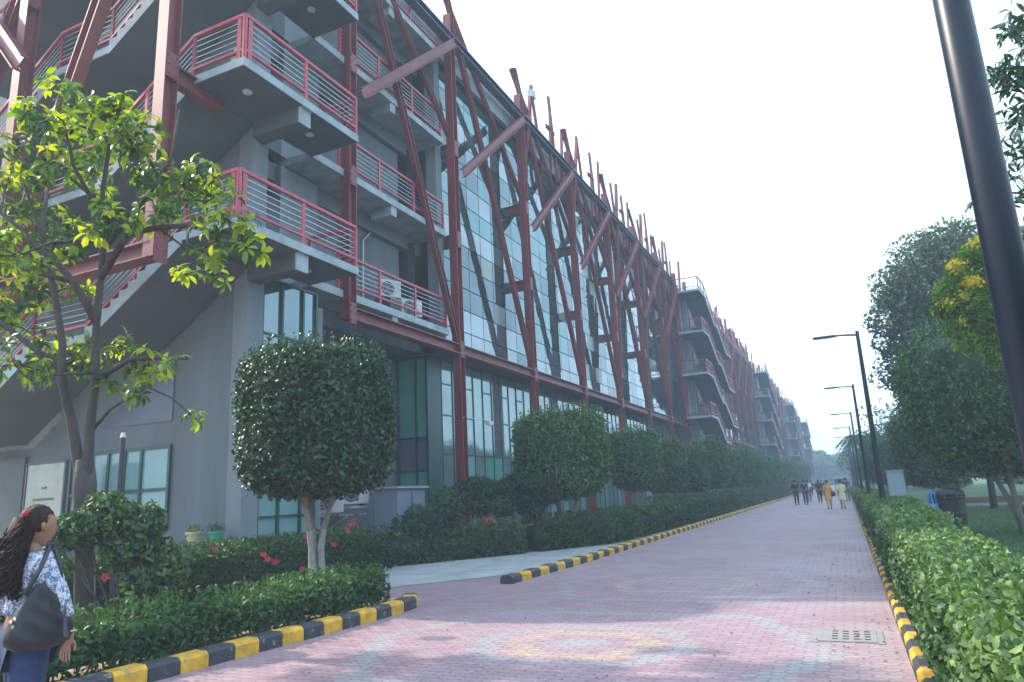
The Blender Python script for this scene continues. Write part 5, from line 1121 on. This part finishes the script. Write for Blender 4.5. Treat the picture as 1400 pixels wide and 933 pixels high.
person((-3.6, 88, 0), 0, 1.72, 'distant walker in navy near the left kerb', navy, blk); person((-3.0, 92, 0), 0, 1.68, 'distant walker in grey beside the one in navy', grey_, blk); person((-2.3, 84, 0), PI, 1.7, 'distant walker in black approaching in the middle of the avenue', blk, navy)
person((-4.1, 100, 0), 0, 1.7, 'farthest walker, in white, by the left kerb', wht, navy)
# white van-like cart far down the avenue
vn = thing('minibus', (-.6, 118, 0), 'small white-roofed blue minibus far down the avenue behind the walkers', 'minibus')
b = MB(); b.prism([(117, .35), (121.5, .35), (121.5, 1.2), (121.2, 1.85), (117.2, 1.85), (117, 1.1)], 'x', -1.5, .4, 0); b.build('body', 'greybox', vn, bevel=.05)
b = MB(); b.box(-1.52, .42, 117.0, 121.4, 1.86, 2.02); b.build('roof', 'white', vn, bevel=.04); b = MB(); b.box(-1.35, .25, 116.98, 117.02, 1.15, 1.75); b.build('windscreen', 'dark', vn)
for x in (-1.45, .2):
    for y in (117.8, 120.7):
        b = MB(); b.tube([(x, y, .33), (x+.18, y, .33)], [.33, .33], 18); b.build('wheel', 'binblk', vn)
for x in (-1.3, .15): b = MB(); b.box(x-.1, x+.1, 116.96, 117.0, .75, .95); b.build('headlight', 'lens', vn)

# --- the woman on the left edge, three-quarter length in the picture
def near_woman():
    O = Vector((-4.67, 2.90, -0.012)); hd = rad(-9)
    t = thing('person', O, 'woman with long curly hair, blue-and-white patterned shirt and jeans walking at the left edge', 'person', rotz=hd)
    L = lambda x, y, z: (x+O.x, y+O.y, z+O.z)
    sp = {'p': (L(0, 0, .90), (.125, .12), None), 'w': (L(0, .0, 1.03), (.115, .095), 'p'), 'c': (L(0, .01, 1.17), (.135, .10), 'w'), 'u': (L(0, -.005, 1.30), (.10, .075), 'c'), 'n': (L(0, -.012, 1.385), .048, 'u'), 'h': (L(0, .0, 1.45), .05, 'n')}
    for sd, nm, st in ((-1, 'l', .09), (1, 'r', -.05)):
        sp['hp'+nm] = (L(.085*sd, 0, .84), (.098, .10), 'p'); sp['kn'+nm] = (L(.085*sd, st*.6+.02, .47), .062, 'hp'+nm); sp['an'+nm] = (L(.08*sd, st*1.2-.02, .09), .04, 'kn'+nm); sp['ft'+nm] = (L(.08*sd, st*1.2+.11, .035), (.04, .028), 'an'+nm)
    sp['shl'] = (L(-.155, -.005, 1.315), .05, 'u'); sp['ell'] = (L(-.2, -.05, 1.06), .037, 'shl'); sp['wrl'] = (L(-.21, .06, .86), .025, 'ell')
    sp['shr'] = (L(.155, .0, 1.315), .052, 'u'); sp['elr'] = (L(.215, .075, 1.07), .038, 'shr'); sp['far'] = (L(.23, .125, .96), .032, 'elr'); sp['wrr'] = (L(.235, .15, .865), .024, 'far')
    # hands: palm and five fingers
    def hand(nm, wr, dirv, side, curl):
        d = Vector(dirv).normalized(); sdv = Vector(side).normalized(); nrm = d.cross(sdv).normalized(); W = Vector(sp[wr][0])
        sp['pm'+nm] = (tuple(W+d*.045), (.017, .028), wr); sp['pk'+nm] = (tuple(W+d*.075), (.014, .03), 'pm'+nm)
        for i, (o_, ln) in enumerate(((-.026, .062), (-.009, .072), (.009, .068), (.026, .055))):
            a = W+d*.085+sdv*o_; b1 = a+d*ln*.5+nrm*curl*.008; c1 = a+d*ln*.95+nrm*curl*.03
            sp['f%d' % i+nm] = (tuple(a+d*.008), .0085, 'pk'+nm); sp['g%d' % i+nm] = (tuple(b1), .0078, 'f%d' % i+nm); sp['h%d' % i+nm] = (tuple(c1), .0062, 'g%d' % i+nm)
        a = W+d*.035-sdv*.032; sp['t0'+nm] = (tuple(a), .011, 'pm'+nm); sp['t1'+nm] = (tuple(a-sdv*.016+d*.03+nrm*.008*curl), .0095, 't0'+nm); sp['t2'+nm] = (tuple(a-sdv*.014+d*.056+nrm*.014*curl), .0072, 't1'+nm)
    hand('r', 'wrr', (-.03, -.22, -1), (0, -1, .2), -1); hand('l', 'wrl', (0, .1, -1), (0, -1, 0), 1)
    v, e, r = chain(sp); V, F = skin_mesh(v, e, r, 2); b = MB(); b.add(V, F); head_mesh(b, L(.012, .022, 1.515), 1.03, rad(3)); b.build('body', SKIN, t, smooth=True)
    hc = Vector(L(.012, .022, 1.515)); Rh = Matrix.Rotation(rad(3), 3, 'Z'); ey = MB()
    for sx in (-1, 1):
        ey.tube([hc+Rh@Vector((sx*.031-.014, .0825, .009)), hc+Rh@Vector((sx*.031, .0885, .010)), hc+Rh@Vector((sx*.031+.014, .0825, .009))], [.002, .006, .002], 8)
        ey.tube([hc+Rh@Vector((sx*.031-.018, .082, .027)), hc+Rh@Vector((sx*.031, .0895, .031)), hc+Rh@Vector((sx*.031+.018, .080, .025))], [.002, .0035, .0015], 6)
    ey.build('eyes', HAIR, t, smooth=True)
    lp = MB(); lp.tube([hc+Rh@Vector((-.022, .083, -.052)), hc+Rh@Vector((0, .0935, -.050)), hc+Rh@Vector((.022, .083, -.052))], [.002, .006, .002], 8); lp.build('lips', mat('brown_lips', (.20, .05, .045), .45), t, smooth=True)
    # patterned shirt
    m, nt_, bs = newmat('blue_white_print_cloth'); N = nt_.nodes; K = nt_.links; tc = N.new('ShaderNodeTexCoord'); nz = N.new('ShaderNodeTexNoise'); nz.inputs['Scale'].default_value = 38; nz.inputs['Detail'].default_value = 3; nz.inputs['Distortion'].default_value = 1.5
    cr = N.new('ShaderNodeValToRGB'); el = cr.color_ramp.elements; el[0].position = .42; el[0].color = (.08, .12, .22, 1); el[1].position = .56; el[1].color = (.50, .52, .56, 1); x_ = el.new(.48); x_.color = (.20, .25, .35, 1)
    K.new(tc.outputs['Object'], nz.inputs['Vector']); K.new(nz.outputs['Fac'], cr.inputs[0]); K.new(cr.outputs[0], bs.inputs['Base Color']); bs.inputs['Roughness'].default_value = .85
    def fold(V, amp, fz=18): 
        out = []
        for p in V:
            a = math.atan2(p.y-O.y, p.x-O.x); k = 1+amp*math.sin(a*5+p.z*fz)+amp*.6*math.sin(a*9-p.z*fz*1.7); out.append(p+Vector((0, 0, 0))+Vector((p.x-O.x, p.y-O.y, 0))*(k-1))
        return out
    q = {'p': (L(0, 0, .985), (.148, .14), None), 'w': (sp['w'][0], (.14, .125), 'p'), 'c': (sp['c'][0], (.152, .12), 'w'), 'u': (sp['u'][0], (.115, .088), 'c'), 'nk': (L(0, -.01, 1.36), .06, 'u'),
         'shl': (sp['shl'][0], .07, 'u'), 'ell': (sp['ell'][0], .065, 'shl'), 'el2': (L(-.205, -.02, .98), .055, 'ell'), 'shr': (sp['shr'][0], .074, 'u'), 'mr': (L(.195, .04, 1.2), .075, 'shr'), 'elr': (sp['elr'][0], .07, 'mr'), 'far': (L(.226, .11, .99), .055, 'elr'), 'cf': (L(.23, .122, .962), .05, 'far')}
    a, c, d = chain(q); V, F = skin_mesh(a, c, d, 2); g = MB(); g.add(fold(V, .018), F); g.build('shirt', m, t, smooth=True)
    q = {'p': (L(0, 0, .88), (.145, .14), None)}
    for sd, nm in ((-1, 'l'), (1, 'r')):
        h_, k_, n_ = sp['hp'+nm][0], sp['kn'+nm][0], sp['an'+nm][0]; q['h'+nm] = (h_, (.115, .12), 'p'); q['m'+nm] = (tuple((Vector(h_)+Vector(k_))/2), .105, 'h'+nm); q['k'+nm] = (k_, .095, 'm'+nm); q['a'+nm] = (tuple(Vector(n_)+Vector((0, 0, .03))), .105, 'k'+nm)
    a, c, d = chain(q); V, F = skin_mesh(a, c, d, 2); g = MB(); g.add(fold(V, .02, 9), F); g.build('jeans', cloth('blue_denim', (.014, .032, .085), .35, 30), t, smooth=True)
    sh = MB()
    for nm in 'lr': an = Vector(sp['an'+nm][0]); sh.tube([(an.x, an.y-.06, .03), (an.x, an.y+.05, .04), (an.x, an.y+.16, .03)], [.04, .045, .03], 10)
    sh.build('shoes', 'fan', t, smooth=True)
    # hair: cap plus wavy locks falling down the back
    hm = MB(); V3, F3 = ICO3; c0 = Vector(L(.008, .0, 1.545)); vv = []
    for x, y, z in V3:
        w_ = 1+.03*math.sin(14*x+9*z)+.02*math.sin(23*y+5*x); vv.append(Vector((x*.086*w_, y*.103*w_, z*.108*w_))+c0)
    def isin(cn): return (cn[1] < .30-.5*max(0, -cn[2])) and cn[2] > -.8 or (cn[2] > .38 and cn[1] < .80) 
    hm.add(vv, [tuple(int(i) for i in f) for f in F3 if isin(V3[f].mean(0))])
    r_ = random.Random(3)
    for k in range(1000):
        th = r_.uniform(-.2*PI, 1.2*PI); top = Vector(L(.06*math.cos(th)*1.1, -.035-.05*abs(math.sin(th)), 1.50+r_.uniform(-.03, .10))); ln = r_.uniform(.20, .40); pts = [top]; ph = 2.2*math.sin(th*5)+r_.uniform(-.9, .9)+top.z*30; fr = 3.6+.5*math.sin(th*3); ex = r_.uniform(.5, 1.3); sx_ = math.cos(th)
        for i in range(1, 15):
            u = i/14; am = .006+.013*u
            pts.append(top+Vector((sx_*.045*u*ex+am*math.sin(fr*2*PI*u+ph), -.035*math.sin(min(1, u*1.7)*PI/2)*ex-.045*u*ex+am*math.cos(fr*2*PI*u+ph), -ln*u)))
        hm.tube(pts, [.0026+.0024*math.sin(PI*i/15) for i in range(15)], 3)
    mv = MB(); mv.tube([L(0, -.05, 1.56), L(0, -.085, 1.46), L(0, -.105, 1.36), L(0, -.115, 1.26), L(0, -.12, 1.19)], [.07, .072, .068, .055, .025], 14); hm.add([Vector(v)+Vector((.006*math.sin(v[2]*80+v[0]*60), .006*math.cos(v[2]*70), 0)) for v in mv.v], mv.f)
    hm.build('hair', [mat('curly_brown_hair', (0.024, 0.012, 0.009), 0.7, 0, .5, 25, 0.4, 60, spec=0.2)], t, smooth=True)
    sc2 = MB(); cc = Vector(L(.045, -.075, 1.60)); sc2.tube([cc+Vector((.0, .013*math.cos(a*.628), .013*math.sin(a*.628))) for a in range(11)], [.008]*11, 8, cap=False); sc2.tube([cc+Vector((-.012, 0, 0)), cc+Vector((.012, 0, 0))], [.009, .009], 10); sc2.build('hair_tie', 'redflower', t, smooth=True)
    br_ = MB(); wc = Vector(sp['wrr'][0])+Vector((0, 0, .02)); br_.tube([wc+Vector((.031*math.cos(a*.524), .031*math.sin(a*.524), .004*math.cos(a*.524))) for a in range(13)], [.004]*13, 6, cap=False); br_.build('bangle', 'lens', t, smooth=True)
    # the big shoulder bag
    bg_ = thing('shoulder_bag', L(.24, -.10, .8), 'large slouchy black bag hanging from the shoulder of the woman at the left edge', 'bag')
    V3, F3 = ICO3; vv = []; bc = Vector(L(.235, -.06, 1.0))
    for x, y, z in V3:
        p4 = (abs(x)**3+abs(y)**3+abs(z)**3)**(-1/3); x, y, z = x*p4, y*p4, z*p4; wy = .10+.135*(1-z)/2; X_ = x*(.028+.055*(1-z)/2); Y_ = y*wy; Z_ = z*.19-.03*(y*y)*(1 if z > 0 else -.2)
        wr_ = .014*math.sin(17*y*(1-.4*z)+3*z)*(.35+.65*max(0, z))+.007*math.sin(11*z+7*y); vv.append(bc+Vector((X_+wr_, Y_, Z_)))
    mb = MB(); mb.add(vv, [tuple(int(i) for i in f) for f in F3]); mb.build('pouch', mat('black_soft_leather', (.008, .010, .012), .5, 0, .25, 6, .3, 14), bg_, smooth=True)
    mb = MB(); top = Vector(L(.17, .0, 1.395))
    for dy in (-.11, .10):
        a = bc+Vector((.0, dy, .13)); mid = (a+top)/2+Vector((.035, dy*.12, .0)); mb.tube([a, mid, top+Vector((0.01, dy*.12, 0))], [.014, .012, .014], 8)
    mb.tube([top+Vector((0.01, -.02, 0)), top+Vector((-.02, -.0, .018)), top+Vector((.01, .02, 0))], [.014]*3, 8); mb.build('strap', mat('black_leather_strap', (.016, .018, .02), .45), bg_, smooth=True)
    mb = MB(); mb.tube([bc+Vector((.09, .08, .05)), bc+Vector((.10, .08, -.06)), bc+Vector((.11, .085, -.13))], [.005, .012, .016], 6); mb.build('tassel', 'fan', bg_)
near_woman()

# ------------------------------------------------------------------ air
hzm = bpy.data.materials.new('pale_haze'); hzm.use_nodes = True; t_ = hzm.node_tree; t_.nodes.clear()
pv = t_.nodes.new('ShaderNodeVolumePrincipled'); pv.inputs['Color'].default_value = (.74, .88, 1.0, 1); pv.inputs['Density'].default_value = HAZE; pv.inputs['Anisotropy'].default_value = 0.1
ou = t_.nodes.new('ShaderNodeOutputMaterial'); t_.links.new(pv.outputs[0], ou.inputs['Volume'])
b = MB(); b.box(-60, 62, -24, 345, -1.1, 26); ho = b.build('haze', hzm); props(ho, kind='stuff')
